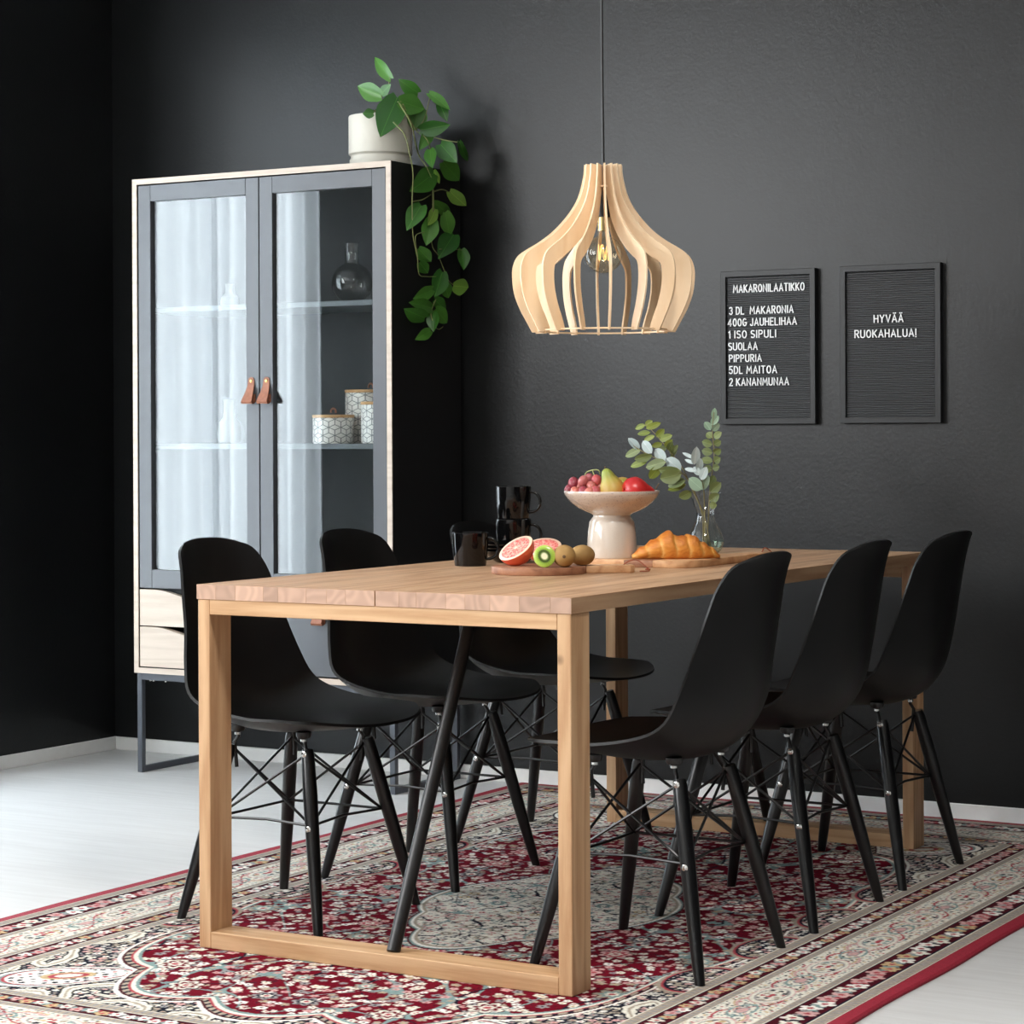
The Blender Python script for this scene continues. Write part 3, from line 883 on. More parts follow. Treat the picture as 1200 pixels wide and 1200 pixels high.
# ================================================================== chairs
def make_chair(label):
    root = thing('dining_chair', (0, 0, 0), label, 'chair', 'black shell chairs around the dining table')
    # --- shell: rim profile and spine profile, x forward
    rim = [(.228, .444), (.16, .445), (.09, .4465), (.02, .4480), (-.074, .466), (-.124, .494), (-.147, .550), (-.165, .620), (-.186, .697), (-.200, .744), (-.222, .785), (-.246, .806)]
    spn = [(.246, .428), (.17, .418), (.09, .408), (.01, .401), (-.07, .404), (-.132, .423), (-.176, .470), (-.204, .555), (-.222, .650), (-.236, .725), (-.247, .776), (-.258, .810)]
    hw = [.196, .212, .222, .228, .230, .225, .206, .182, .164, .151, .130, .088]
    rims = spline([(x, 0, z) for x, z in rim], 4); spns = spline([(x, 0, z) for x, z in spn], 4); hws = [v.x for v in spline([(x, 0, 0) for x in hw], 4)]
    NV = len(rims)
    NU = 28
    V, Fc = [], []
    for i in range(NV):
        t = i / (NV - 1)
        for j in range(NU + 1):
            s = -1 + 2 * j / NU
            w = abs(s) ** 2.1
            # rounded corners at the top of the back and the front of the seat
            x = spns[i].x * (1 - w) + rims[i].x * w
            z = spns[i].z * (1 - w) + rims[i].z * w
            if t > .80:
                k = (t - .80) / .20
                z -= (abs(s) ** 3) * k * k * .004
            if t < .16:
                k = (.16 - t) / .16
                x -= (abs(s) ** 3.2) * k * k * .052
            V.append((x, s * hws[i], z))
    for i in range(NV - 1):
        for j in range(NU):
            q = i * (NU + 1) + j
            Fc.append((q, q + 1, q + NU + 2, q + NU + 1))
    sh = raw('shell', V, Fc, 'shell', root, smooth=True)
    me = sh.data
    # give the shell its 6 mm wall and a rounded lip
    bm = bmesh.new(); bm.from_mesh(me)
    bmesh.ops.recalc_face_normals(bm, faces=bm.faces)
    bm.normal_update()
    up = sum((f.normal.z for f in bm.faces[:40])) > 0
    bnd = [e for e in bm.edges if e.is_boundary]
    vn = {v: v.normal.copy() * (-1 if up else 1) for v in bm.verts}
    m2 = {v: bm.verts.new(v.co + vn[v] * .006) for v in list(bm.verts)}
    faces = list(bm.faces)
    for f in faces:
        bm.faces.new([m2[v] for v in reversed(f.verts)])
    c0 = Vector((0, 0, .5))
    for e in bnd:
        a_, b_ = e.verts
        bm.faces.new((a_, b_, m2[b_], m2[a_]))
    bmesh.ops.recalc_face_normals(bm, faces=bm.faces)
    bm.to_mesh(me); bm.free()
    me.polygons.foreach_set('use_smooth', [True] * len(me.polygons))
    me.set_sharp_from_angle(angle=math.radians(60))
    # --- legs
    def legpt(sx, sy, z):
        return Vector((sx * (.180 - .21 * z), sy * (.187 - .20 * z), z))
    for sx in (1, -1):
        for sy in (1, -1):
            zs = [0, .03, .15, .28, .36, .372]
            rs = [.0102, .0114, .0146, .0158, .0142, .0118]
            org = legpt(sx, sy, 0)
            leg = tube('leg', [legpt(sx, sy, z) - org for z in zs], rs, 'chair_leg', root, org, seg=14)
            for v_ in leg.data.vertices[:14]: v_.co.z = 0.0                # sawn level with the floor
            # metal bracket from the leg's top up to the pad under the seat
            top = legpt(sx, sy, .372)
            pad = Vector((sx * .087, sy * .106, .4035 if sx > 0 else .4085))
            tube('bracket', [top - Vector((0, 0, .05)) + Vector((-sx * .012, -sy * .006, 0)), top + Vector((-sx * .008, -sy * .004, .004)), top + Vector((-sx * .014, -sy * .010, .016)), pad + Vector((0, 0, .004))], .0042, 'wire', root, seg=8)
            bm = bmesh.new()
            add_lathe(bm, [(.014, -.008), (.016, -.004), (.016, .0045)], 16)
            add_lathe(bm, [(.0055, -.014), (.0055, -.008)], 8)
            bmobj('mounting_pad', bm, 'wire', root, pad, True, 40)
            lathe('mounting_bolt', [(.007, -.003), (.007, .002), (.004, .004)], 'chrome', root, pad + Vector((0, 0, -.013)), seg=10)
            for z in (.372 - .008, .212):
                for d in ((0, sy),):
                    p = legpt(sx, sy, z) - org + Vector((0, sy * .0142, 0))
                    bm = bmesh.new()
                    add_lathe(bm, [(.0068, -.003), (.0068, .001), (.004, .0022)], 12, mtx=Matrix.Translation(p) @ Matrix.Rotation(math.radians(-90 * sy), 4, 'X'))
                    bmobj('screw', bm, 'chrome', leg, smooth=True, auto=40)
    # --- wire braces: an X and a low cross-bar between each pair of neighbours
    zt, zb = .362, .215
    cs = [(1, 1), (1, -1), (-1, -1), (-1, 1)]
    for k in range(4):
        A, B = cs[k], cs[(k + 1) % 4]
        inn = lambda p: Vector((p.x * .93, p.y * .93, p.z))
        at_, ab_, bt_, bb_ = inn(legpt(*A, zt)), inn(legpt(*A, zb)), inn(legpt(*B, zt)), inn(legpt(*B, zb))
        mid = (at_ + bb_) / 2
        tube('brace_wire', [at_, bb_], .0030, 'wire', root, seg=7)
        tube('brace_wire', [bt_, ab_], .0030, 'wire', root, seg=7)
        c = (ab_ + bb_) / 2
        tube('brace_wire', [ab_, c * 1.0 + Vector((0, 0, .003)) + Vector((c.x, c.y, 0)) * -.10, bb_], .0030, 'wire', root, seg=7)
    return root

LX, RXC = -3.0, -2.12
chairs = [((LX, 4.178), 0.0, 'black shell chair on the cabinet side, the one nearest the camera'),
          ((LX, 4.712), 0.01, 'middle black shell chair of the row on the cabinet side'),
          ((-2.972, 5.252), -0.01, 'black shell chair on the cabinet side, the one closest to the back wall'),
          ((RXC, 4.172), math.pi, 'black shell chair seen from behind, right of the table and nearest the camera'),
          ((RXC + .002, 4.704), math.pi + .008, 'middle black shell chair of the row on the letter board side'),
          ((RXC, 5.225), math.pi - .006, 'black shell chair right of the table, the one closest to the back wall')]
proto = make_chair(chairs[0][2])
for i, (p, rz, lab) in enumerate(chairs):
    loc = (p[0], p[1], RZ + .0003)
    if i == 0:
        proto.location = loc; proto.rotation_euler = (0, 0, rz)
    else:
        dup(proto, loc, rz, lab)

# ================================================================== display cabinet
CX0, CX1, CYF, CZ0, CZ1 = -4.708, -3.748, 5.683, 0.310, 1.8394
def cabinet():
    yb = W_BACK - .014
    R0 = Vector(((CX0 + CX1) / 2, (CYF + yb) / 2, 0))
    root = thing('display_cabinet', R0, 'tall black cabinet with two grey glass doors, pale edges and metal legs', 'cabinet')
    t = .017
    B = lambda n, lo, hi, m, bev=.0008: box(n, lo, hi, m, root, R0, bevel=bev)
    ye = CYF + .004
    B('side_panel', (CX0, ye, CZ0), (CX0 + t, yb, CZ1), 'carcass'); B('side_panel', (CX1 - t, ye, CZ0), (CX1, yb, CZ1), 'carcass')
    B('top_panel', (CX0 + t, ye, CZ1 - t), (CX1 - t, yb, CZ1), 'carcass'); B('bottom_panel', (CX0 + t, ye, CZ0), (CX1 - t, yb, CZ0 + t), 'carcass')
    B('back_panel', (CX0 + t, yb - .008, CZ0 + t), (CX1 - t, yb, CZ1 - t), 'carcass_in')
    # pale wood edge bands
    for lo, hi in (((CX0, CYF, CZ0), (CX0 + t, ye, CZ1)), ((CX1 - t, CYF, CZ0), (CX1, ye, CZ1)),
                   ((CX0 + t, CYF, CZ1 - t), (CX1 - t, ye, CZ1)), ((CX0 + t, CYF, CZ0), (CX1 - t, ye, CZ0 + t))):
        B('edge_band', lo, hi, 'pale_wood', 0)
    zl = .572                                       # top of the drawer zone
    xm = -4.2245
    yi = CYF + .032
    B('fixed_shelf', (CX0 + t, yi, zl - .016), (CX1 - t, yb - .008, zl), 'carcass_in')
    B('lower_divider', (xm - .008, yi, CZ0 + t), (xm + .008, yb - .008, zl - .016), 'carcass_in')
    for z in (1.4265, 1.0035):
        B('shelf', (CX0 + t, yi + .012, z - .0005), (CX1 - t, yb - .008, z + .0155), 'shelf')
    # glass doors
    gap = .0035
    yf0, yf1 = CYF + .004, CYF + .026
    for (x0, x1) in ((CX0 + t + gap, xm - gap / 2), (xm + gap / 2, CX1 - t - gap)):
        z0, z1 = zl + .002, CZ1 - t - gap
        st, rt, rb = .0475, .050, .057
        org = Vector(((x0 + x1) / 2, (yf0 + yf1) / 2, z0))
        bm = bmesh.new()
        q = .0004
        for lo, hi in (((x0, yf0, z0), (x0 + st, yf1, z1)), ((x1 - st, yf0, z0), (x1, yf1, z1)),
                       ((x0 + st + q, yf0, z1 - rt), (x1 - st - q, yf1, z1)), ((x0 + st + q, yf0, z0), (x1 - st - q, yf1, z0 + rb))):
            add_box(bm, Vector(lo) - org, Vector(hi) - org, .0010)
        d = bmobj('glass_door', bm, 'door', root, org - R0)
        d['label'] = 'grey framed glass door'
        box('pane', (x0 + st - .004, yf0 + .012, z0 + rb - .004), (x1 - st + .004, yf0 + .016, z1 - rt + .004), 'door_glass', d, org)
        inner = x1 - st / 2 - .004 if x0 < xm - .1 else x0 + st / 2 + .002
        handle(d, org, inner, yf0, 1.2205)
    # lower right door
    x0, x1 = xm + gap / 2, CX1 - t - gap
    org = Vector(((x0 + x1) / 2, (yf0 + yf1) / 2, CZ0 + t + gap))
    bm = bmesh.new(); add_box(bm, Vector((x0, yf0, CZ0 + t + gap)) - org, Vector((x1, yf1, zl - .003)) - org, .001)
    d = bmobj('lower_door', bm, 'door', root, org - R0); d['label'] = 'plain grey lower door'
    handle(d, org, -4.003, yf0, .565)
    # two drawers with a scooped upper edge
    x0, x1 = CX0 + t + gap, xm - gap / 2
    zA, zB, zC = zl - .003, .4555, CZ0 + t + gap
    for (zt, zb) in ((zA, zB + .0018), (zB - .0018, zC)):
        org = Vector(((x0 + x1) / 2, (yf0 + yf1) / 2, zb))
        n = 26; prof = []
        for i in range(n + 1):
            s = i / n
            k = max(0.0, 1 - abs(s - .5) / .38)
            prof.append((x0 + (x1 - x0) * s, zt - .028 * (k * k * (3 - 2 * k))))
        V, Fc = [], []
        for (x, z) in prof:
            for yy in (yf0, yf1):
                V.append(Vector((x, yy, zb)) - org); V.append(Vector((x, yy, z)) - org)
        for i in range(n):
            a, b = 4 * i, 4 * (i + 1)
            Fc += [(a, b, b + 1, a + 1), (a + 2, a + 3, b + 3, b + 2), (a + 1, b + 1, b + 3, a + 3), (a, a + 2, b + 2, b)]
        Fc += [(0, 1, 3, 2), (4 * n, 4 * n + 2, 4 * n + 3, 4 * n + 1)]
        dr = raw('drawer', V, Fc, 'pale_wood', root, org - R0); dr['label'] = 'pale wooden drawer with scooped pull edge'
        box('drawer_box', (x0 + .02, yf1, zb + .01), (x1 - .02, yf1 + .25, zt - .05), 'carcass_in', dr, org)
    # metal base: a flat rail under the body and two U-shaped legs
    s = .018
    yl0, yl1 = CYF + .012, yb - .01
    xl = (CX0 + .002, CX1 - .002 - s)
    for x in xl:
        for nme, lo, hi in (('base_leg', (x, yl0, 0.0), (x + s, yl0 + s, CZ0)), ('base_leg', (x, yl1 - s, 0.0), (x + s, yl1, CZ0)),
                            ('base_runner', (x, yl0 + s, 0.0), (x + s, yl1 - s, s))):
            B(nme, lo, hi, 'grey_metal')
        B('base_rail', (x, yl0 + s, CZ0 - .022), (x + s, yl1 - s, CZ0), 'grey_metal')
    for y in (yl0, yl1 - s):
        B('base_rail', (xl[0] + s, y, CZ0 - .022), (xl[1], y + s, CZ0), 'grey_metal')
    for dx in (.045, .058, .105):
        o = lathe('screw', [(.004, -.004), (.004, 0)], 'chrome', root, Vector((xl[0] + dx, yl0 + .009, CZ0 - .022)) - R0, seg=8)

def handle(door, org, x, y, ztop):
    """folded leather loop fixed with a brass rivet"""
    n = 12
    prof = [(0, 0, .011), (-.002, -.015, .012), (-.010, -.034, .0145), (-.020, -.052, .018), (-.026, -.063, .019), (-.022, -.069, .019), (-.012, -.068, .019), (-.004, -.062, .018), (-.001, -.04, .015)]
    V, Fc = [], []
    th = .0028
    for k, (dy, dz, w) in enumerate(prof):
        for sx in (-1, 1):
            V.append(Vector((x + sx * w, y + dy, ztop - .012 + dz)) - org)
            V.append(Vector((x + sx * w, y + dy - th, ztop - .012 + dz)) - org)
    for k in range(len(prof) - 1):
        a, b = 4 * k, 4 * (k + 1)
        Fc += [(a, a + 2, b + 2, b), (a + 1, b + 1, b + 3, a + 3), (a, b, b + 1, a + 1), (a + 2, a + 3, b + 3, b + 2)]
    # rounded head
    base = len(V)
    for i in range(n + 1):
        a = math.pi * i / n
        for dyy in (0, -th):
            V.append(Vector((x + .011 * math.cos(a), y + dyy, ztop - .012 + .011 * math.sin(a))) - org)
    for i in range(n):
        q = base + 2 * i
        Fc.append((q, q + 1, q + 3, q + 2))
    Fc.append(tuple(base + 2 * i + 1 for i in range(n + 1))); Fc.append(tuple(base + 2 * i for i in range(n + 1)))
    h = raw('handle', V, Fc, 'leather', door, smooth=True, auto=40); h['label'] = 'tan leather loop handle'
    bm = bmesh.new()
    add_lathe(bm, [(.0052, 0), (.0052, .0015), (.003, .003)], 14, mtx=Matrix.Translation(Vector((x, y - th, ztop - .013)) - org) @ Matrix.Rotation(math.radians(90), 4, 'X'))
    r = bmobj('rivet', bm, 'brass', door, smooth=True, auto=40); r['label'] = 'brass rivet'
cabinet()

# ------------------------------------------------------------------ things inside the cabinet
def canister(loc, r, hgt, label):
    root = thing('canister', loc, label, 'canister', 'patterned canisters on the lower cabinet shelf')
    lathe('jar', [(r * .96, 0), (r, .004), (r, hgt - .012), (r * .97, hgt - .009)], 'print', root)
    lid = lathe('lid', [(r * 1.0, hgt - .009), (r * 1.02, hgt - .007), (r * 1.02, hgt - .001), (r, hgt)], 'bamboo', root)
    pts = []
    for i in range(13):
        a = -.3 + (math.pi + .6) * i / 12
        pts.append((.009 * math.cos(a), 0, hgt + .009 + .010 * math.sin(a)))
    tube('loop', pts, .0030, 'leather', lid, seg=6)
zs_lo, zs_hi = 1.0190, 1.4420
canister((-4.017, 5.775, zs_lo), .062, .086, 'small wide patterned canister in front on the lower cabinet shelf')
canister((-3.976, 5.915, zs_lo), .078, .162, 'large patterned canister standing behind the small one in the cabinet')
canister((-3.856, 5.795, zs_lo), .062, .124, 'patterned canister half hidden by the cabinet\'s right door frame')

def flask():
    root = thing('glass_flask', (-3.985, 5.83, zs_hi), 'round smoked glass flask with tall neck on the upper cabinet shelf', 'vase')
    prof = [(.022, .0005)]
    for i in range(1, 16):
        a = -math.pi / 2 + .38 + (math.pi - .76) * i / 15
        prof.append((.062 * math.cos(a), .058 + .062 * math.sin(a)))
    prof += [(.021, .120), (.0205, .135), (.0205, .175), (.0225, .178)]
    lathe('flask_body', prof, 'smoke_glass', root, seg=48, caps=(True, False), auto=60)
    root = thing('glass_votive', (-3.885, 5.905, zs_hi), 'low round amber glass beside the smoked glass flask', 'votive')
    prof = [(.02, .0005), (.040, .014), (.050, .04), (.046, .066), (.036, .082)]
    p2 = [tuple(v)[:2] for v in spline([(r, z, 0) for r, z in prof], 5)]
    lathe('votive_body', p2, 'amber_glass', root, seg=40, caps=(True, False), auto=60)
flask()
def white_vases():
    for loc, s, lab in (((-4.465, 5.86, zs_hi), .62, 'small white ceramic bottle on the upper shelf behind the left door'),
                        ((-4.470, 5.86, zs_lo), 1.15, 'taller white ceramic bottle on the lower shelf behind the left door')):
        root = thing('ceramic_bottle', loc, lab, 'vase', 'white ceramic bottles in the cabinet')
        prof = [(.030, 0), (.034, .004), (.036, .03), (.032, .055), (.020, .070), (.017, .085), (.017, .115), (.019, .12), (.015, .119), (.014, .09)]
        lathe('bottle_body', [(r * (.6 + .4 * s), z * s) for r, z in prof], 'bottle_ceramic', root, seg=32)
white_vases()

# ================================================================== leaves
def leaf_mesh(name, L, W, mat, kind='heart', fold=.18, droop=.12):
    n = 9
    V, Fc = [], []
    for i in range(n + 1):
        t = i / n
        if kind == 'heart':
            w = (math.sin(math.pi * min(1, t * .93 + .07)) ** .75) * (1.18 - .55 * t)
            if i == n: w = 0
        else:
            w = math.sin(math.pi * (t * .96 + .02)) ** .62 * (1.04 - .12 * t)
            if i in (0, n): w = 0.02
        x = L * t
        if kind == 'heart' and i == 0: x = -.04 * L
        dz = -droop * L * t * t
        for s in (-1, -.5, 0, .5, 1):
            back = -.09 * L * (abs(s) if (kind == 'heart' and t < .2) else 0)
            V.append((x + back, s * w * W / 2, dz + fold * W * abs(s) * w * .6))
    for i in range(n):
        for j in range(4):
            a = i * 5 + j
            Fc.append((a, a + 1, a + 6, a + 5))
    return V, Fc

def place_leaf(parent, root_loc, base, tip, width, mat, kind, roll, name='leaf'):
    base, tip = Vector(base), Vector(tip)
    L = (tip - base).length
    V, Fc = leaf_mesh(name, L, width, mat, kind, fold=random.uniform(.08, .3), droop=random.uniform(.05, .2))
    x = (tip - base).normalized()
    view = (EYE - base).normalized()
    z = (view - x * view.dot(x)).normalized()
    z = (Matrix.Rotation(roll, 3, x) @ z)
    y = z.cross(x)
    o = raw(name, V, Fc, mat, parent, smooth=True)
    o.matrix_local = Matrix.Translation(base - root_loc) @ Matrix((x, y, z)).transposed().to_4x4()
    return o

# ------------------------------------------------------------------ pothos on the cabinet
def pothos():
    py = 5.862
    pc = aty(446, 180, py); pc.z = CZ1
    root = thing('potted_pothos', pc, 'trailing green pothos in a cream pot on top of the cabinet', 'plant')
    r = .0955
    H = .158
    lathe('pot', [(r * .94, 0), (r * .965, .004), (r * .97, .026), (r * .93, .032), (r * .93, .038), (r, .044), (r, H - .004), (r * .985, H), (r * .93, H), (r * .92, H - .02)], 'pot', root, seg=56)
    lathe('soil', [(r * .915, H - .03), (r * .915, H - .019), (.01, H - .014)], 'soil', root, seg=32)
    def P(u, v):
        if u < 484 and v < 192:
            return aty(u, v, py - (.03 if v < 112 else .03 + .085 * min(1, (v - 112) / 22)))
        if v < 192:
            return aty(u, v, py + (.02 if u < 505 else .05))
        q = atx(u, v, -3.712)
        if q.y > 6.02: q = aty(u, v, 6.02)
        return q
    leaves = [(457, 91, 435, 66, 12, 0), (446, 112, 418, 101, 17, 0), (447, 110, 457, 99, 9, 0), (465, 116, 446, 157, 26, 0), (469, 119, 498, 128, 19, 0), (489, 108, 467, 94, 14, 0),
              (490, 127, 485, 153, 20, 0), (437, 133, 425, 133, 9, 0), (494, 152, 527, 147, 15, 0), (504, 110, 527, 126, 10, 0), (515, 121, 524, 141, 10, 0), (505, 154, 492, 175, 11, 0),
              (517, 170, 534, 189, 18, 0), (504, 176, 505, 193, 12, 0), (539, 167, 550, 197, 7, 0), (507, 204, 486, 222, 21, 0), (520, 191, 540, 213, 17, 0), (509, 200, 515, 216, 6, 1),
              (528, 225, 547, 243, 13, 1), (493, 242, 478, 265, 17, 0), (510, 239, 535, 256, 11, 0), (510, 246, 503, 263, 10, 1), (506, 258, 500, 287, 16, 0), (522, 250, 528, 278, 14, 0),
              (531, 276, 516, 299, 19, 0), (541, 293, 545, 315, 13, 0), (491, 292, 506, 308, 13, 0), (492, 308, 502, 321, 11, 0), (518, 320, 510, 348, 17, 0), (521, 333, 527, 350, 12, 0),
              (532, 335, 550, 337, 16, 1), (506, 340, 486, 350, 12, 0), (505, 361, 484, 354, 13, 0), (497, 372, 475, 364, 16, 0), (510, 352, 526, 365, 13, 0), (511, 363, 525, 379, 14, 0),
              (508, 367, 507, 388, 12, 0), (504, 388, 490, 397, 10, 0)]
    for (u0, v0, u1, v1, w, lt) in leaves:
        b = P(u0, v0); t = P(u1, v1)
        t = t + (EYE - t).normalized() * random.uniform(-.005, .03)
        place_leaf(root, pc, b, t, w / 391.0 * 1.38, 'pothos_light' if lt else 'pothos', 'heart', random.uniform(-.55, .35))
    soil = pc + Vector((.01, 0, H - .02))
    vines = [[(461, 143), (474, 158), (480, 180), (484, 203), (483, 236), (484, 275), (489, 300), (491, 321), (499, 324), (511, 324)],
             [(468, 121), (482, 146), (490, 180), (500, 196), (507, 215), (508, 245), (506, 285), (514, 300), (521, 318), (526, 329), (533, 335)],
             [(472, 122), (487, 152), (500, 163), (506, 185), (507, 220), (507, 262)],
             [(487, 152), (497, 140), (504, 112)], [(506, 160), (520, 164), (539, 167)], [(507, 225), (518, 222), (528, 226)],
             [(520, 326), (513, 345), (507, 360), (505, 368), (509, 381), (514, 386), (519, 383)], [(484, 236), (495, 234), (505, 228)],
             [(489, 300), (487, 277), (497, 272)], [(515, 292), (530, 292), (541, 293)]]
    for vv in vines:
        pts = spline([P(u, v) - pc for u, v in vv], 5)
        n = len(pts)
        tube('vine', pts, [.0021 - .0010 * i / n for i in range(n)], 'vine', root, seg=6)
    for (u, v) in ((457, 91), (447, 112), (465, 116), (470, 119), (488, 108), (437, 133)):
        q = P(u, v) - pc
        s_ = Vector((q.x * .35 + .005, q.y * .4, H - .022))
        tube('stem', spline([s_, s_.lerp(q, .55) + Vector((0, 0, .02)), q], 5), .0018, 'vine', root, seg=6)
pothos()

# ================================================================== pendant lamp
def pendant():
    c = aty(707.6, 390, 4.70)
    zb = 1.2745
    root = thing('pendant_lamp', (c.x, c.y, zb), 'onion-shaped pendant lamp of radiating plywood ribs above the table', 'lamp')
    H = .382
    outer = [(.043, H), (.046, H - .03), (.058, H - .0747), (.080, H - .112), (.112, H - .148), (.145, H - .174), (.178, H - .194), (.196, H - .208), (.2055, H - .228), (.208, H - .252), (.204, H - .290), (.192, H - .325), (.178, H - .352), (.163, 0.002)]
    inner = [(.014, H - .002), (.014, H - .05), (.026, H - .085), (.042, H - .125), (.070, H - .162), (.108, H - .194), (.140, H - .214), (.164, H - .228), (.171, H - .250), (.169, H - .285), (.158, H - .322), (.146, H - .348), (.137, 0.010), (.137, .002)]
    os_ = spline([(r, 0, z) for r, z in outer], 4); is_ = spline([(r, 0, z) for r, z in inner], 4)
    V, Fc = [], []
    th = .0019
    n = min(len(os_), len(is_))
    for i in range(n):
        for p in (os_[i], is_[i]):
            V.append((p.x, -th, p.z)); V.append((p.x, th, p.z))
    for i in range(n - 1):
        a, b = 4 * i, 4 * (i + 1)
        Fc += [(a, a + 2, b + 2, b), (a + 1, b + 1, b + 3, a + 3), (a, b, b + 1, a + 1), (a + 2, a + 3, b + 3, b + 2)]
    Fc += [(0, 1, 3, 2), (4 * n - 4, 4 * n - 2, 4 * n - 1, 4 * n - 3)]
    proto_rib = None
    N = 16
    for k in range(N):
        ang = 2 * math.pi * (k + .46) / N
        if proto_rib is None:
            o = raw('rib', V, Fc, 'ply', root); proto_rib = o
        else:
            o = proto_rib.copy(); COL.objects.link(o); o.parent = root
        o.rotation_euler = (0, 0, ang)
    def ring(name, r0, r1, z0, z1):
        bm = bmesh.new()
        seg = 64
        rows = [[bm.verts.new((r * math.cos(2 * math.pi * i / seg), r * math.sin(2 * math.pi * i / seg), z)) for i in range(seg)] for r, z in ((r0, z0), (r1, z0), (r1, z1), (r0, z1))]
        for q in range(4):
            a, b = rows[q], rows[(q + 1) % 4]
            for i in range(seg):
                bm.faces.new((a[i], a[(i + 1) % seg], b[(i + 1) % seg], b[i]))
        bmobj(name, bm, 'ply', root)
    ring('bottom_ring', .1400, .1500, .004, .0075)
    ring('top_ring', .008, .024, H - .052, H - .048)
    so = lathe('socket', [(.006, H - .05), (.0085, H - .054), (.0105, H - .075), (.0155, H - .082), (.0155, H - .118), (.012, H - .120)], 'black_metal', root, seg=24)
    lathe('bulb_base', [(.0128, H - .150), (.0128, H - .119)], 'bulb_metal', root, seg=20)
    prof = [(.0125, H - .148), (.0135, H - .158)]
    cz = H - .203
    for i in range(0, 15):
        a = math.radians(70) - (math.radians(70) + math.pi / 2 - .05) * i / 14
        prof.append((.043 * math.cos(a), cz + .043 * math.sin(a)))
    lathe('bulb', prof, 'bulb_glass', root, seg=40, caps=(False, True), auto=80)
    pts = []
    for i in range(61):
        a = 2 * math.pi * i / 60 * 5
        pts.append((.011 * math.cos(2 * math.pi * i / 60), .011 * math.sin(2 * math.pi * i / 60), cz + .004 + .018 * math.cos(a)))
    tube('filament', pts, .0007, 'filament', root, seg=5)
    cord = [(0, 0, H - .052), (0.0005, 0, H + .02), (-.001, 0, H + .2), (-.002, 0, H + .5), (-.002, 0, CEIL - zb - .03)]
    tube('cord', spline(cord, 6), .0032, 'black_metal', root, seg=8)
    lathe('ceiling_cup', [(.05, CEIL - zb - .035), (.052, CEIL - zb - .03), (.052, CEIL - zb)], 'black_metal', root, seg=32)
pendant()

# ------------------------------------------------------------------ fill light added under the ceiling, out of view, to brighten the floor at right
def added_fill_light():
    x, y = -1.6, 3.2
    root = thing('added_fill_light', (x, y, CEIL), 'added round fill light on the ceiling, out of view, nearer the camera than the pendant', 'lamp')
    lathe('housing', [(.215, 0), (.22, -.004), (.22, -.045), (.212, -.05), (.206, -.05), (.206, -.02)], 'white_ceramic', root, seg=48, caps=(True, False))
    lathe('diffuser', [(.205, -.040), (.19, -.052), (.12, -.058), (.002, -.060)], 'opal', root, seg=48, caps=(False, True))
    ld = bpy.data.lights.new('added_fill_glow', 'AREA'); ld.shape = 'DISK'; ld.size = .40; ld.energy = FILL_W; ld.color = (1.0, .97, .93)
    lo = bpy.data.objects.new('added_fill_glow', ld); COL.objects.link(lo); lo.parent = root; lo.location = (0, 0, -.066)
added_fill_light()

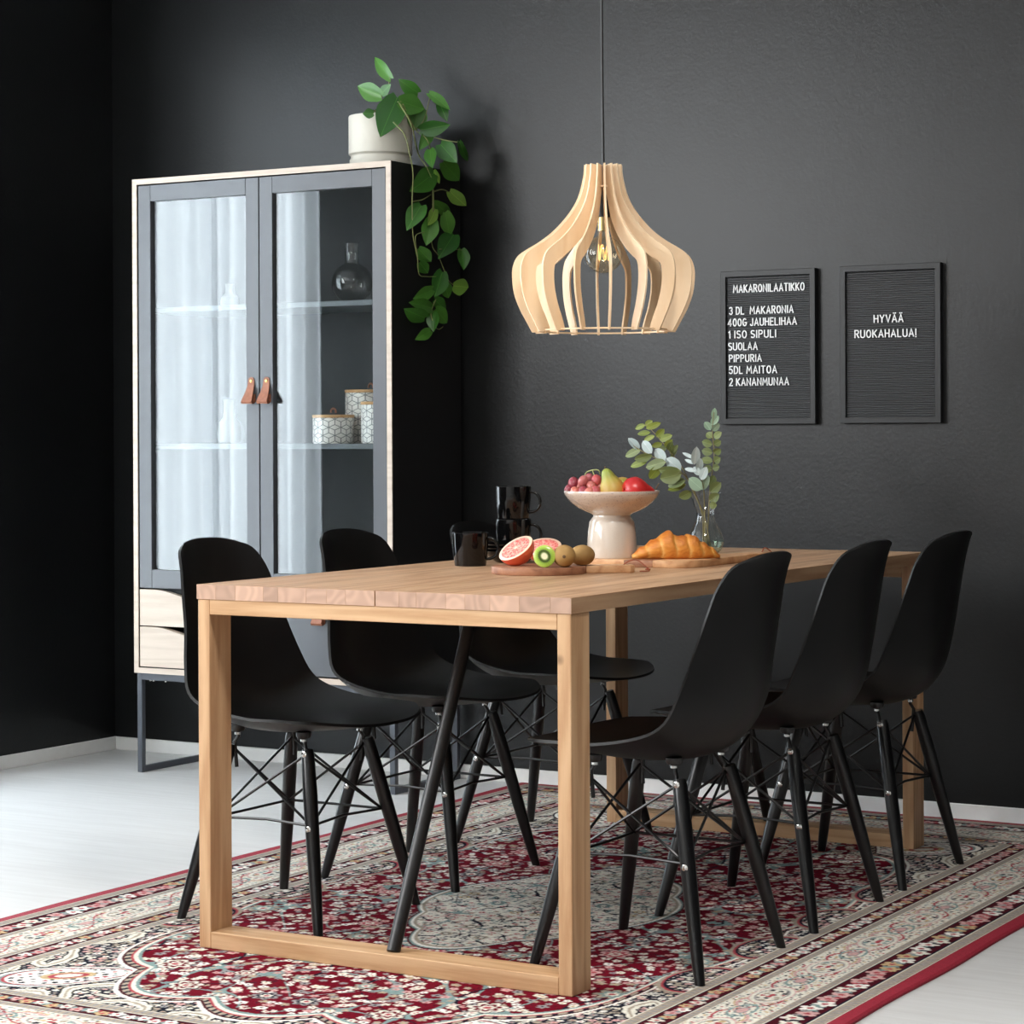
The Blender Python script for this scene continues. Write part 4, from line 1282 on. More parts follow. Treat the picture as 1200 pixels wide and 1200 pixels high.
# ================================================================== letter boards
def arc(cx, cz, rx, rz, a0, a1, n=8):
    return [(cx + rx * math.cos(math.radians(a0 + (a1 - a0) * i / n)), cz + rz * math.sin(math.radians(a0 + (a1 - a0) * i / n))) for i in range(n + 1)]
GLYPH = {                                              # strokes in a box one cap height tall; (width, strokes)
    'M': (.66, [[(0, 0), (.06, 1), (.33, .38), (.60, 1), (.66, 0)]]), 'A': (.56, [[(0, 0), (.28, 1), (.56, 0)], [(.10, .32), (.46, .32)]]),
    'K': (.50, [[(0, 0), (0, 1)], [(.48, 1), (.02, .42)], [(.14, .56), (.50, 0)]]),
    'R': (.48, [[(0, 0), (0, 1), (.26, 1)] + arc(.26, .76, .20, .24, 90, -90) + [(0, .52)], [(.22, .52), (.48, 0)]]),
    'O': (.52, [arc(.26, .5, .26, .5, 0, 360, 18)]), 'N': (.52, [[(0, 0), (0, 1), (.52, 0), (.52, 1)]]), 'I': (.04, [[(.02, 0), (.02, 1)]]),
    'L': (.40, [[(0, 1), (0, 0), (.40, 0)]]), 'T': (.50, [[(0, 1), (.50, 1)], [(.25, 1), (.25, 0)]]),
    '3': (.42, [arc(.20, .75, .20, .25, 150, -80) + arc(.20, .27, .22, .27, 80, -150)]),
    'D': (.48, [[(0, 0), (0, 1), (.18, 1)] + arc(.18, .5, .30, .5, 90, -90, 10) + [(0, 0)]]),
    '4': (.50, [[(.36, 0), (.36, 1), (0, .28), (.50, .28)]]), '0': (.46, [arc(.23, .5, .23, .5, 0, 360, 18)]),
    'G': (.50, [arc(.26, .5, .26, .5, 50, 340, 14) + [(.50, .46), (.28, .46)]]),
    'J': (.34, [[(.34, 1), (.34, .24)] + arc(.17, .22, .17, .22, 0, -170)]), 'U': (.50, [[(0, 1), (0, .27)] + arc(.25, .26, .25, .26, 180, 360) + [(.50, 1)]]),
    'H': (.50, [[(0, 0), (0, 1)], [(.50, 0), (.50, 1)], [(0, .52), (.50, .52)]]), 'E': (.40, [[(.40, 1), (0, 1), (0, 0), (.40, 0)], [(0, .52), (.34, .52)]]),
    '1': (.16, [[(0, .80), (.16, 1), (.16, 0)]]), 'S': (.44, [arc(.22, .76, .21, .24, 40, 270) + arc(.22, .26, .22, .26, 90, -140)]),
    'P': (.46, [[(0, 0), (0, 1), (.24, 1)] + arc(.24, .74, .21, .26, 90, -90) + [(0, .48)]]),
    '5': (.44, [[(.40, 1), (.06, 1), (.03, .56)] + arc(.20, .32, .23, .32, 110, -150)]),
    '2': (.44, [arc(.22, .74, .21, .26, 165, -40) + [(0, 0), (.44, 0)]]), 'Y': (.52, [[(0, 1), (.26, .48), (.52, 1)], [(.26, .48), (.26, 0)]]),
    'V': (.54, [[(0, 1), (.27, 0), (.54, 1)]]), '!': (.04, [[(.02, 1), (.02, .18)], [(.02, -.02), (.02, -.08)]]),
}
GLYPH['Ä'] = (.56, GLYPH['A'][1] + [[(.16, 1.20), (.16, 1.25)], [(.40, 1.20), (.40, 1.25)]])

def text_mesh(txt, x0, x1, zbase, h, ypl, name, parent, root_loc, depth=.0016):
    """raised stroke lettering fitted between x0 and x1"""
    w, gap, sp = .078, .27, .36
    tot = 0.0
    for ch in txt:
        tot += sp if ch == ' ' else GLYPH[ch][0] + gap
    tot -= gap
    sx = (x1 - x0) / tot
    V, Fc = [], []
    cur = 0.0
    for ch in txt:
        if ch == ' ':
            cur += sp; continue
        gw, strokes = GLYPH[ch]
        for si, st in enumerate(strokes):
            P_ = [Vector(((cur + x_) * sx, z_ * h)) for x_, z_ in st]
            P_ = [p for k_, p in enumerate(P_) if k_ == 0 or (p - P_[k_ - 1]).length > 1e-6]
            closed = (P_[0] - P_[-1]).length < 1e-6 and len(P_) > 3
            dd = [(q - p).normalized() for p, q in zip(P_, P_[1:])]
            if not closed:
                P_[0] = P_[0] - dd[0] * w * h * .7; P_[-1] = P_[-1] + dd[-1] * w * h * .7
            base = len(V); n_ = len(P_)
            for k_, p in enumerate(P_):
                d0 = dd[k_ - 1] if k_ > 0 else (dd[-1] if closed else dd[0])
                d1 = dd[k_] if k_ < n_ - 1 else (dd[0] if closed else dd[-1])
                m = (Vector((-d0.y, d0.x)) + Vector((-d1.y, d1.x)))
                m = m.normalized() if m.length > 1e-4 else Vector((-d1.y, d1.x))
                k2 = min(1.7, 1.0 / max(.3, m.dot(Vector((-d1.y, d1.x)))))
                for sg, yy in ((1, ypl + .0005), (1, ypl - depth - si * .0002), (-1, ypl - depth - si * .0002), (-1, ypl + .0005)):
                    q = p + m * (sg * w * h * k2)
                    V.append(Vector((x0 + q.x, yy, zbase + q.y)) - Vector(root_loc))
            for k_ in range(n_ - 1):
                A = base + 4 * k_
                for r_ in range(3):
                    Fc.append((A + r_, A + r_ + 1, A + 5 + r_, A + 4 + r_))
            if not closed:
                Fc += [(base, base + 1, base + 2, base + 3), tuple(base + 4 * (n_ - 1) + r_ for r_ in range(4))]
        cur += gw + gap
    return raw(name, V, Fc, 'letter', parent)

def letter_board(x0, w, z0, z1, label, lines):
    y1 = W_BACK; y0 = W_BACK - .022
    R0 = Vector((x0 + w / 2, y1 - .011, z0))
    root = thing('letter_board', R0, label, 'letter board', 'black letter boards on the back wall')
    f = .0165
    bm = bmesh.new()
    loops = []
    for (ins, yy) in ((0, y1 - .001), (0, y0 + .001), (.001, y0), (f - .001, y0), (f, y0 + .001), (f, y1 - .001)):
        loops.append([bm.verts.new(Vector((x, yy, z)) - R0) for x, z in ((x0 + ins, z0 + ins), (x0 + w - ins, z0 + ins), (x0 + w - ins, z1 - ins), (x0 + ins, z1 - ins))])
    for A_, B_ in zip(loops, loops[1:] + loops[:1]):
        for i in range(4):
            bm.faces.new((A_[i], A_[(i + 1) % 4], B_[(i + 1) % 4], B_[i]))
    bmobj('frame', bm, 'board_frame', root)
    # ribbed panel: rounded ridges with slots between them
    pitch = .00605
    zz = z0 + f; ypl = y0 + .005
    V, Fc = [], []
    n = int((z1 - z0 - 2 * f) / pitch)
    pitch = (z1 - z0 - 2 * f) / n
    prof = []
    for i in range(n):
        zb = z0 + f + i * pitch
        prof += [(ypl + .0042, zb), (ypl + .0042, zb + pitch * .3), (ypl + .0008, zb + pitch * .36), (ypl, zb + pitch * .6), (ypl + .0008, zb + pitch * .92), (ypl + .0042, zb + pitch * .98)]
    for (yy, z_) in prof:
        V.append(Vector((x0 + f, yy, z_)) - R0); V.append(Vector((x0 + w - f, yy, z_)) - R0)
    for i in range(len(prof) - 1):
        Fc.append((2 * i, 2 * i + 1, 2 * i + 3, 2 * i + 2))
    raw('ribbed_panel', V, Fc, 'felt', root)
    box('panel_back', (x0 + f, ypl + .0045, z0 + f), (x0 + w - f, y1 - .001, z1 - f), 'board_frame', root, R0)
    for (txt, zx0, zx1, zy0, zy1) in lines:
        a = aty(830 + zx0 / 4.138, 290 + zy1 / 4.138, ypl); b = aty(830 + zx1 / 4.138, 290 + zy1 / 4.138, ypl); c = aty(830 + zx0 / 4.138, 290 + zy0 / 4.138, ypl)
        text_mesh(txt, a.x, b.x, a.z, c.z - a.z, ypl, 'lettering', root, R0)

letter_board(-2.8752, .290, 1.0701, 1.5042, 'black letter board with an eight line white recipe, left of the two', [
    ('MAKARONILAATIKKO', 123, 465, 184, 219), ('3 DL  MAKARONIA', 104, 412, 291, 325), ('400G JAUHELIHAA', 97, 428, 348, 382),
    ('1 ISO SIPULI', 100, 328, 406, 440), ('SUOLAA', 100, 238, 464, 498), ('PIPPURIA', 103, 258, 522, 555),
    ('5DL MAITOA', 103, 332, 578, 612), ('2 KANANMUNAA', 104, 390, 636, 670)])
letter_board(-2.5114, .292, 1.0710, 1.5051, 'black letter board with a two line white greeting, right of the two', [
    ('HYVÄÄ', 805, 945, 329, 364), ('RUOKAHALUA!', 712, 1008, 403, 438)])

# ================================================================== on the table
BT = TZ + .0165                                      # top of the serving boards
def outline_board(name, pts, z0, z1, mat, parent, root):
    bm = bmesh.new()
    vs_ = [bm.verts.new((p[0] - root.x, p[1] - root.y, z0 - root.z)) for p in pts]
    f = bm.faces.new(vs_)
    r = bmesh.ops.extrude_face_region(bm, geom=[f])
    top = [g for g in r['geom'] if isinstance(g, bmesh.types.BMVert)]
    bmesh.ops.translate(bm, vec=(0, 0, z1 - z0), verts=top)
    bm.normal_update()
    ed = [e for e in bm.edges if abs(e.verts[0].co.z - e.verts[1].co.z) < 1e-6]
    bmesh.ops.bevel(bm, geom=ed, offset=.0022, segments=2, affect='EDGES', profile=.5)
    return bmobj(name, bm, mat, parent, smooth=True, auto=30)

def board_round():
    c = Vector((-2.530, 4.412, TZ))
    root = thing('serving_board', c, 'round wooden serving board carrying the cut fruit and kiwis', 'serving board')
    R = .1035
    ax = (RIGHT * .93 + AWAY * .12).normalized(); ay = Vector((-ax.y, ax.x, 0))
    pts = []
    hwid = .030; a0 = math.asin(hwid / R)
    for i in range(57):
        a = a0 + (2 * math.pi - 2 * a0) * i / 56
        pts.append(c + ax * (R * math.cos(a)) + ay * (R * math.sin(a)))
    outline_board('disc', pts, TZ, BT, 'board_dark', root, c)
    s = R * math.cos(a0) + .0004
    e = .208
    hp = [c + ax * s - ay * hwid, c + ax * (e - .012) - ay * hwid, c + ax * (e - .003) - ay * (hwid - .006), c + ax * e - ay * (hwid - .016),
          c + ax * e + ay * (hwid - .016), c + ax * (e - .003) + ay * (hwid - .006), c + ax * (e - .012) + ay * hwid, c + ax * s + ay * hwid]
    h = outline_board('board_handle', hp, TZ, BT, 'board_light', root, c)
    hole = c + ax * (e - .022)
    z = BT - c.z
    loop = [hole + Vector((0, 0, .0165)), hole + Vector((0, 0, .024)) + ax * .012, hole + ax * .030 + ay * .006 + Vector((0, 0, .026)), hole + ax * .048 + Vector((0, 0, .013)), hole + ax * .056 - ay * .006 + Vector((0, 0, .004)), hole + ax * .049 - ay * .014 + Vector((0, 0, .003)), hole + ax * .032 - ay * .020 + Vector((0, 0, .003))]
    cd = tube('hanging_cord', [p - c for p in spline(loop, 6)], .0012, 'cord_brown', root, seg=6)
    kn = hole + ax * .052 - ay * .002 + Vector((0, 0, .006))
    tube('cord_knot', [p - c for p in spline([kn, kn + ax * .004 + ay * .004, kn + ax * .005 - ay * .004, kn - ax * .003 - ay * .004, kn - ax * .003 + ay * .004, kn + ax * .003 + Vector((0, 0, .003))], 5)], .0014, 'cord_brown', root, seg=6)
board_round()

def board_rect():
    x0, x1, y0, y1 = -2.600, -2.310, 4.700, 5.045
    c = Vector(((x0 + x1) / 2, (y0 + y1) / 2, TZ))
    root = thing('serving_board', c, 'striped rectangular wooden board under the footed bowl and croissant', 'serving board')
    strips = [(x0, -2.474, 'board_light'), (-2.474, -2.402, 'board_dark'), (-2.402, x1, 'board_light')]
    r = .045
    for i, (a, b, m) in enumerate(strips):
        q = .0003
        a_, b_ = (a + q if i else a), (b - q if i < 2 else b)
        pts = []
        if i == 0:
            for k in range(7):
                t = math.pi + math.pi / 2 * k / 6; pts.append((a_ + .012 + .012 * math.cos(t), y0 + .012 + .012 * math.sin(t)))
            pts += [(b_, y0), (b_, y1)]
            for k in range(7):
                t = math.pi / 2 + math.pi / 2 * k / 6; pts.append((a_ + r + r * math.cos(t), y1 - r + r * math.sin(t)))
        elif i == 1:
            pts = [(a_, y0), (b_, y0), (b_, y1), (a_, y1)]
        else:
            pts = [(a_, y0)]
            for k in range(9):
                t = -math.pi / 2 + math.pi / 2 * k / 8; pts.append((b_ - .06 + .06 * math.cos(t), y0 + .06 + .06 * math.sin(t)))
            for k in range(9):
                t = math.pi / 2 * k / 8; pts.append((b_ - r + r * math.cos(t), y1 - r + r * math.sin(t)))
            pts.append((a_, y1))
        outline_board('strip', pts, TZ, BT, m, root, c)
    # handle on the far end
    hx = -2.345
    hp = [(hx - .033, y1 - .004), (hx + .022, y1 - .012), (hx + .040, y1 + .06), (hx + .042, y1 + .10), (hx + .030, y1 + .118), (hx + .002, y1 + .118), (hx - .012, y1 + .10), (hx - .018, y1 + .05)]
    outline_board('board_handle', hp, TZ, BT, 'board_light', root, c)
    hole = Vector((hx + .014, y1 + .09, 0))
    lp = [(0, 0, BT), (.004, .012, BT + .010), (.016, .035, TZ + .012), (.035, .040, TZ + .004), (.050, .018, TZ + .003), (.058, -.012, TZ + .003), (.070, -.020, TZ + .003), (.076, -.004, TZ + .003)]
    tube('hanging_cord', [Vector((hole.x + x, hole.y + y, z)) - c for x, y, z in [tuple(v) for v in spline(lp, 6)]], .0013, 'cord_brown', root, seg=6)
board_rect()

def footed_bowl():
    c = Vector((-2.540, 4.767, BT + .0004))
    root = thing('footed_bowl', c, 'speckled cream ceramic bowl on a thick foot, heaped with fruit', 'bowl')
    out = [(.0560, 0), (.0575, .004), (.0572, .03), (.0553, .06), (.0520, .082), (.0470, .090), (.0435, .0935), (.0430, .0975), (.0480, .1015), (.0600, .1060), (.0770, .1140), (.0930, .1255), (.1035, .1370), (.1090, .1460), (.1105, .1520)]
    inn = [(.1095, .1535), (.1075, .1520), (.1040, .1440), (.0930, .1320), (.0740, .1210), (.0500, .1150), (.004, .1120)]
    lathe('bowl_body', out + inn, 'cream_glaze', root, seg=64, auto=50)
    return c
BOWL = footed_bowl()

def ellipsoid(bm, c, r, rot=None, seg=16, rings=10):
    m = Matrix.Translation(c) @ (rot.to_4x4() if rot else Matrix()) @ Matrix.Diagonal((*r, 1))
    bmesh.ops.create_uvsphere(bm, u_segments=seg, v_segments=rings, radius=1.0, matrix=m)

def pear_profile(R, H):
    pr = [(.10, 0.02), (.45, 0), (.80, .10), (1.0, .30), (.97, .45), (.80, .60), (.58, .73), (.44, .85), (.30, .94), (.10, .985), (.0, .975)]
    return [(max(.0004, v.x), v.z) for v in spline([(r * R, 0, z * H) for r, z in pr], 4)]

def fruit_in_bowl():
    C = BOWL
    zr = C.z + .1535
    # grapes: positions from where they show above the rim
    def at(u, v, back): return aty(u, v, C.y) + AWAY * back
    g0 = at(687, 572, -.02)
    root = thing('grape_bunch', g0, 'bunch of red grapes at the left of the footed bowl', 'grapes')
    spots = [(667, 574, .0), (672, 566, .0), (683, 564, -.022), (693, 570, -.018), (674, 577, -.028), (683, 575.5, -.036), (698, 575.5, -.034), (699, 563, .0), (690, 562, .012), (680, 570, .008), (703, 571, .006), (690, 578, -.04), (695, 566, .03), (685, 569, .03), (676, 571, .035), (700, 578, -.02)]
    proto_g = None
    for i, (u, v, bk) in enumerate(spots):
        p = at(u, v, bk) - g0
        if proto_g is None:
            bm = bmesh.new(); ellipsoid(bm, (0, 0, 0), (.0122, .0122, .0152), seg=18, rings=12)
            o = bmobj('grape', bm, 'grape', root, p, True); proto_g = o
        else:
            o = proto_g.copy(); COL.objects.link(o); o.parent = root; o.location = p
        o.rotation_euler = (random.uniform(-.7, .7), random.uniform(-.7, .7), random.uniform(0, 3))
        s = random.uniform(.88, 1.08); o.scale = (s, s, s)
    st = [at(684, 562, .01), at(687, 554, .005), at(694, 551, 0), at(701, 551, .0), at(704, 556, .01)]
    tube('stalk', [p - g0 for p in spline(st, 5)], .0013, 'stem_green', root, seg=6)
    tube('stalk', [p - g0 for p in spline([at(694, 551, 0), at(696, 556, 0), at(698, 561, 0)], 4)], .0011, 'stem_green', root, seg=6)
    # green pear, leaning to the left
    p = at(722, 585, -.012)
    root = thing('green_pear', p, 'green and russet pear standing in the middle of the footed bowl', 'pear')
    tilt = Matrix.Rotation(math.radians(-20), 4, AWAY)
    bm = bmesh.new(); add_lathe(bm, pear_profile(.0300, .088), 28, False, False)
    o = bmobj('pear_body', bm, 'pear', root, (0, 0, 0), True); o.matrix_local = tilt @ Matrix.Translation((0, 0, -.012))
    tube('stem', [tilt @ Vector((0, 0, .0745)), tilt @ Vector((.001, .001, .080))], .0012, 'stem_brown', root, seg=6)
    # red pear lying down, stem end to the right
    p = at(744, 575, -.01)
    root = thing('red_pear', p, 'glossy red pear lying at the right of the footed bowl', 'pear')
    ax = (RIGHT * .95 - UP * .12 + AWAY * .25).normalized()
    zax = ax; xax = (UP - zax * UP.dot(zax)).normalized(); yax = zax.cross(xax)
    Mx = Matrix((xax, yax, zax)).transposed().to_4x4()
    bm = bmesh.new(); add_lathe(bm, pear_profile(.0315, .076), 28, False, False)
    o = bmobj('pear_body', bm, 'red_pear', root, smooth=True); o.matrix_local = Matrix.Translation(-ax * .028) @ Mx
    tube('stem', [p_ - p for p_ in (p + ax * .040, p + ax * .050 + UP * .010, p + ax * .058 + UP * .024)], .0012, 'stem_brown', root, seg=6)
    # further fruit half buried behind them
    p = at(731, 573, .062)
    root = thing('yellow_pear', p, 'yellow-green pear mostly hidden between the green and red pears', 'pear')
    bm = bmesh.new(); add_lathe(bm, pear_profile(.028, .07), 24, False, False)
    o = bmobj('pear_body', bm, 'pear', root, smooth=True); o.matrix_local = Matrix.Rotation(1.2, 4, RIGHT) @ Matrix.Translation((0, 0, -.03))
fruit_in_bowl()

def half_fruit(name, c, R, nrm, label, cat, rind, flesh, squash=1.0, seg=40, group=None):
    """cut half: hemisphere of rind, flat cut face with normal nrm"""
    root = thing(name, c, label, cat, group)
    z = nrm.normalized(); x = z.orthogonal().normalized(); y = z.cross(x)
    Mx = Matrix((x, y, z)).transposed().to_4x4()
    prof = []
    for i in range(13):
        a = -math.pi / 2 + .03 + (math.pi / 2 - .03) * i / 12
        prof.append((R * math.cos(a), R * squash * math.sin(a)))
    bm = bmesh.new(); add_lathe(bm, prof, seg, True, False)
    o = bmobj('rind', bm, rind, root, smooth=True, auto=60); o.matrix_local = Mx
    bm = bmesh.new()
    add_lathe(bm, [(R, 0), (R * .985, .0006), (R * .6, .0010), (.0004, .0010)], seg, False, True)
    o = bmobj('cut_face', bm, flesh, root, smooth=True); o.matrix_local = Mx

def fruit_on_board():
    def on(u, v, h): 
        p = atz(u, v, BT); return p + UP * h
    half_fruit('grapefruit_half', Vector((-2.571, 4.383, BT + .0385)), .041, (UP * .80 - RIGHT * .48 - AWAY * .40), 'red grapefruit half leaning at the left of the round board', 'grapefruit', 'rind', 'grapefruit_flesh', .92)
    half_fruit('grapefruit_half', Vector((-2.560, 4.482, BT + .0375)), .041, (UP * .90 - RIGHT * .10 - AWAY * .40), 'grapefruit half behind the cut kiwi on the round board', 'grapefruit', 'rind', 'grapefruit_flesh', .80)
    k = Vector((-2.482, 4.352, BT + .0244))
    half_fruit('kiwi_half', k, .0238, (-AWAY * .95 - RIGHT * .12 + UP * .18), 'cut kiwi half showing its green face', 'kiwi', 'kiwi_skin', 'kiwi_flesh', 1.25, 36)
    for (p, rz, lab, r) in ((Vector((-2.452, 4.385, BT + .0240)), .5, 'whole brown kiwi right beside the cut half', (.0245, .029, .0240)),
                            (Vector((-2.445, 4.452, BT + .0225)), -.55, 'whole brown kiwi at the right end of the row', (.0235, .029, .0225))):
        root = thing('whole_kiwi', p, lab, 'kiwi', 'whole kiwis on the round board', rz)
        bm = bmesh.new(); ellipsoid(bm, (0, 0, 0), r, seg=28, rings=18)
        bmobj('skin', bm, 'kiwi_skin', root, smooth=True)
        lathe('blossom_end', [(.004, -.001), (.0035, .001), (.001, .0012)], 'stem_brown', root, (0, 0, 0), seg=10).matrix_local = Matrix.Translation((0, -r[1] + .0003, 0)) @ Matrix.Rotation(math.radians(90), 4, 'X')
fruit_on_board()

def croissant():
    c = Vector((-2.386, 4.790, BT))
    root = thing('croissant', c, 'golden brown croissant on the striped wooden board', 'croissant')
    ax = (RIGHT * .985 + AWAY * .06).normalized()
    side = AWAY
    Lh = .101
    NS, NR = 120, 32
    V, Fc, ridge = [], [], []
    bounds = [-1.0, -.74, -.42, -.10, .20, .50, .76, 1.0]
    lift = [1.0, .93, 1.02, .97, 1.04, .95, 1.0]
    tops = [(-1.0, .010), (-.80, .026), (-.55, .046), (-.32, .060), (-.14, .0635), (.05, .055), (.22, .057), (.40, .052), (.60, .041), (.80, .027), (1.0, .008)]
    def top_at(t):
        for (a0, h0), (a1, h1) in zip(tops, tops[1:]):
            if t <= a1:
                q = (t - a0) / (a1 - a0); q = q * q * (3 - 2 * q); return h0 + (h1 - h0) * q
        return tops[-1][1]
    rnd = random.Random(5)
    lump = [(rnd.uniform(-1, 1), rnd.uniform(0, 6.28), rnd.uniform(.06, .16), rnd.uniform(-.05, .06)) for _ in range(40)]
    for i in range(NS + 1):
        t = -1 + 2 * i / NS
        env = max(0.0, 1 - abs(t) ** 2.6) ** .6
        hgt = top_at(t)
        wid = .064 * (.22 + .78 * env)
        for j in range(NR):
            a = 2 * math.pi * j / NR
            tt = max(-1, min(.9999, t + .16 * math.cos(a) * .6 + .03 * math.sin(3 * a)))
            for (b0, b1), lf in zip(zip(bounds, bounds[1:]), lift):
                if b0 <= tt < b1:
                    q = (tt - b0) / (b1 - b0)
                    k = (q ** .35) * (1 - q ** 5) ; break
            bump = (.84 + .17 * k) * (lf if k > .3 else 1)
            for (lt, la, ls, lh) in lump:
                d2 = ((t - lt) / ls) ** 2 + ((math.sin((a - la) / 2)) / .35) ** 2
                if d2 < 4: bump += lh * math.exp(-d2)
            y = math.cos(a) * wid / 2 * bump
            z = max(0.0, math.sin(a) * .56 + .44) ** .85 * hgt * bump
            V.append(ax * (t * Lh) + side * (y + .016 * t * t) + UP * (z + .0006))
            ridge.append(min(1, max(0, k * .75 + .3 * max(0, math.sin(a)) - .1)))
    for i in range(NS):
        for j in range(NR):
            a = i * NR + j; b = i * NR + (j + 1) % NR
            Fc.append((a, b, b + NR, a + NR))
    Fc.append(tuple(range(NR))); Fc.append(tuple(NS * NR + j for j in range(NR)))
    o = raw('crust', V, Fc, 'crust', root, smooth=True)
    at = o.data.attributes.new('ridge', 'FLOAT', 'POINT')
    at.data.foreach_set('value', np.array(ridge, dtype=np.float32))
croissant()

def mug(loc, rz, label):
    root = thing('mug', loc, label, 'mug', 'glossy black mugs on the table', rz)
    r, h = .0415, .0765
    lathe('mug_body', [(r * .86, 0), (r * .88, .002), (r * .985, h * .6), (r, h - .001), (r - .0012, h), (r - .003, h - .001), (r * .90, h * .5), (r * .82, .006), (.002, .005)], 'black_glaze', root, seg=56, auto=40)
    pts = []
    for i in range(17):
        a = math.pi / 2 - math.pi * i / 16
        pts.append(Vector((r - .004 + .027 * math.cos(a) ** .8 if math.cos(a) > 0 else r - .004, 0, h * .52 + .024 * math.sin(a))))
    tube('mug_handle', pts, .0036, 'black_glaze', root, seg=10)
def tableware():
    hr = YAW - .15
    pf = atz(551, 664, TZ) + AWAY * .036
    mug((pf.x, pf.y, TZ), hr, 'black mug standing by itself left of the fruit board')
    c = Vector((-2.800, 4.755, TZ))
    bz = 0.0
    h, dz = .028, .0085
    zs = []
    for k in range(3):
        b = thing('small_bowl', (c.x, c.y, TZ + k * dz), 'shallow black bowl, %s of the stack under the two mugs' % ('lowest', 'middle', 'topmost')[k], 'bowl', 'black bowls stacked under the mugs')
        lathe('bowl_wall', [(.034, 0), (.037, .001), (.054, .012), (.066, .025), (.0675, h), (.0655, h), (.062, .022), (.053, .0145), (.041, .0080), (.002, .0074)], 'black_glaze', b, seg=56, auto=45)
    zt = TZ + 2 * dz + .0085
    mug((c.x + .004, c.y + .002, zt), hr + .05, 'black mug at the bottom of the two mug stack on the bowls')
    mug((c.x + .004, c.y + .002, zt + .0770), hr - .1, 'black mug on top of the two mug stack')
tableware()

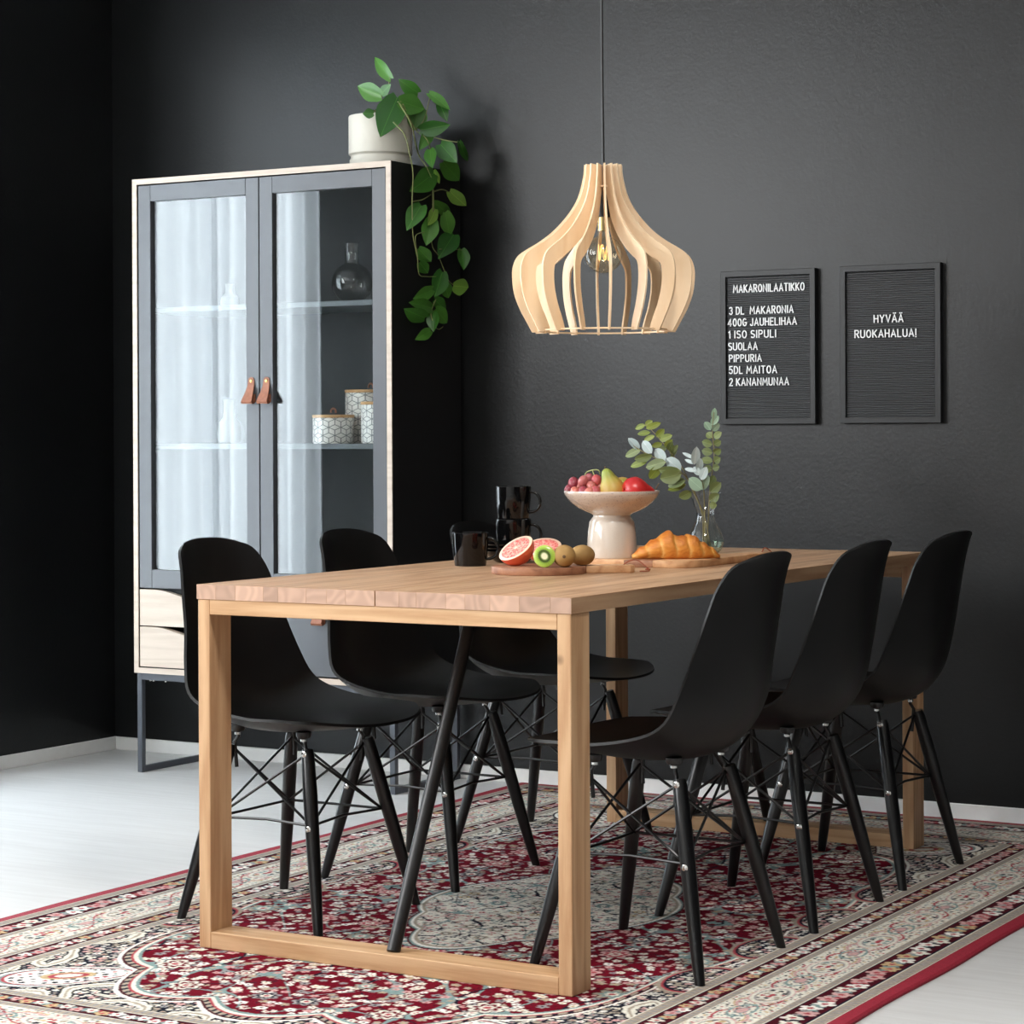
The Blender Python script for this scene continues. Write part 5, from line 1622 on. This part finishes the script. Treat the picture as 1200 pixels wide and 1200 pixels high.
# ------------------------------------------------------------------ eucalyptus in a glass vase
def eucalyptus():
    c = atz(828, 650, TZ) + AWAY * .03
    c.z = TZ
    root = thing('glass_vase', c, 'clear hourglass glass vase with water, behind the croissant', 'vase')
    s = .00212
    prof = [(.012, .0006), (.026, .001), (.037, .012), (.0425, .028), (.0425, .036), (.036, .056), (.026, .076), (.0215, .090), (.0205, .098), (.022, .108), (.028, .126), (.034, .146), (.0375, .158)]
    ps = [(v.x, v.z) for v in spline([(r * 1.08, 0, z) for r, z in prof], 4)]
    lathe('vase_body', ps, 'clear_glass', root, seg=48, caps=(True, False), auto=70)
    wl = [(r * .96, z) for r, z in ps if .002 < z < .040]
    lathe('water', wl, 'water', root, seg=40)
    D = c.y
    bq = thing('eucalyptus_bouquet', c + Vector((0, 0, .012)), 'eucalyptus sprigs with frosted and olive leaves in the glass vase', 'plant')
    B0 = Vector(bq.location)
    def P(u, v, d=0.0):
        return aty(u, v, D) + AWAY * d
    foot = [c + Vector((.012, .004, .014)), c + Vector((-.010, .006, .014)), c + Vector((.004, -.010, .014)), c + Vector((-.004, .012, .014))]
    neck = [c + Vector((-.004, .002, .094)), c + Vector((-.007, -.002, .094)), c + Vector((.001, -.006, .094)), c + Vector((.007, .003, .094))]
    def stem(k, pts):
        path = spline([foot[k], neck[k]] + pts, 6)
        n = len(path)
        tube('sprig_stem', [p - B0 for p in path], [.0019 - .0010 * i / n for i in range(n)], 'twig', bq, seg=6)
    stem(0, [P(812, 575, .01), P(800, 548, .02), P(785, 528, .03), P(770, 510, .03), P(757, 497, .03)])
    stem(1, [P(810, 570, -.02), P(797, 553, -.03), P(776, 541, -.035), P(752, 529, -.04), P(738, 520, -.04)])
    stem(2, [P(823, 570, -.03), P(817, 550, -.035), P(813, 533, -.035)])
    stem(3, [P(833, 570, .02), P(838, 535, .03), P(836, 505, .03), P(838, 483, .03)])
    W, G, Y, Dg = 'euc_white', 'euc_olive', 'euc_yellow', 'euc_grey'
    L = [(757, 498, 744, 502, 7, Y, .03), (757, 499, 765, 493, 8, Y, .03), (758, 502, 774, 496, 8, Y, .03), (763, 507, 747, 508, 7, Y, .03), (768, 511, 754, 516, 7, Y, .03), (770, 512, 779, 503, 9, Y, .03),
         (774, 516, 787, 510, 9, Y, .03), (777, 520, 764, 523, 7, Y, .03), (780, 524, 788, 516, 8, Y, .03), (784, 528, 788, 518, 8, G, .03), (786, 532, 795, 522, 7, G, .03), (787, 536, 794, 525, 6, G, .03), (782, 526, 770, 526, 8, G, .03),
         (748, 527, 736, 512, 10, W, -.035), (763, 531, 751, 516, 12, W, -.035), (779, 540, 766, 526, 14, W, -.03), (797, 551, 779, 537, 16, W, -.03),
         (750, 527, 730, 534, 10, G, -.04), (763, 533, 741, 540, 11, G, -.045), (758, 540, 737, 546, 9, Y, -.03), (779, 541, 754, 547, 13, G, -.045), (772, 546, 760, 561, 12, Y, -.035), (796, 551, 769, 552, 13, G, -.05),
         (797, 555, 771, 561, 18, G, -.045), (802, 563, 780, 568, 13, G, -.035), (803, 567, 781, 575, 9, Y, -.02), (810, 576, 795, 584, 12, G, -.01), (790, 548, 776, 555, 12, G, -.02),
         (812, 537, 798, 530, 4.5, W, -.04), (813, 543, 800, 538, 4.5, W, -.04), (815, 552, 800, 548, 5.5, W, -.04), (812, 544, 815, 524, 11, W, -.04), (817, 552, 820, 537, 9, W, -.035), (820, 562, 826, 547, 10, W, -.04),
         (821, 573, 805, 560, 15, Dg, -.045), (822, 574, 829, 557, 9, Dg, -.03), (820, 556, 811, 547, 9, W, -.035),
         (837, 491, 839, 478, 7, Dg, .03), (835, 498, 843, 487, 9, Dg, .03), (834, 504, 827, 494, 9, Dg, .03), (836, 505, 844, 497, 8, Dg, .03), (836, 513, 829, 507, 9, G, .03), (838, 513, 845, 507, 9, G, .03),
         (836, 521, 823, 518, 10, G, .03), (838, 521, 846, 517, 9, G, .03), (836, 531, 823, 528, 10, G, .03), (838, 531, 845, 527, 10, G, .03), (836, 541, 822, 538, 10, G, .025), (838, 541, 844, 537, 10, G, .025),
         (835, 551, 825, 548, 10, G, .02), (836, 549, 843, 547, 9, G, .02), (833, 577, 844, 566, 13, G, .01), (832, 569, 838, 558, 11, G, .015), (832, 587, 842, 579, 12, G, .0), (831, 592, 839, 592, 9, G, -.01)]
    pxm = 466.0
    for (u0, v0, u1, v1, w, m, d) in L:
        b = P(u0, v0, d); t = P(u1, v1, d + random.uniform(-.012, .004))
        place_leaf(bq, B0, b, t, w / pxm, m, 'round', random.uniform(-.4, .4))
eucalyptus()
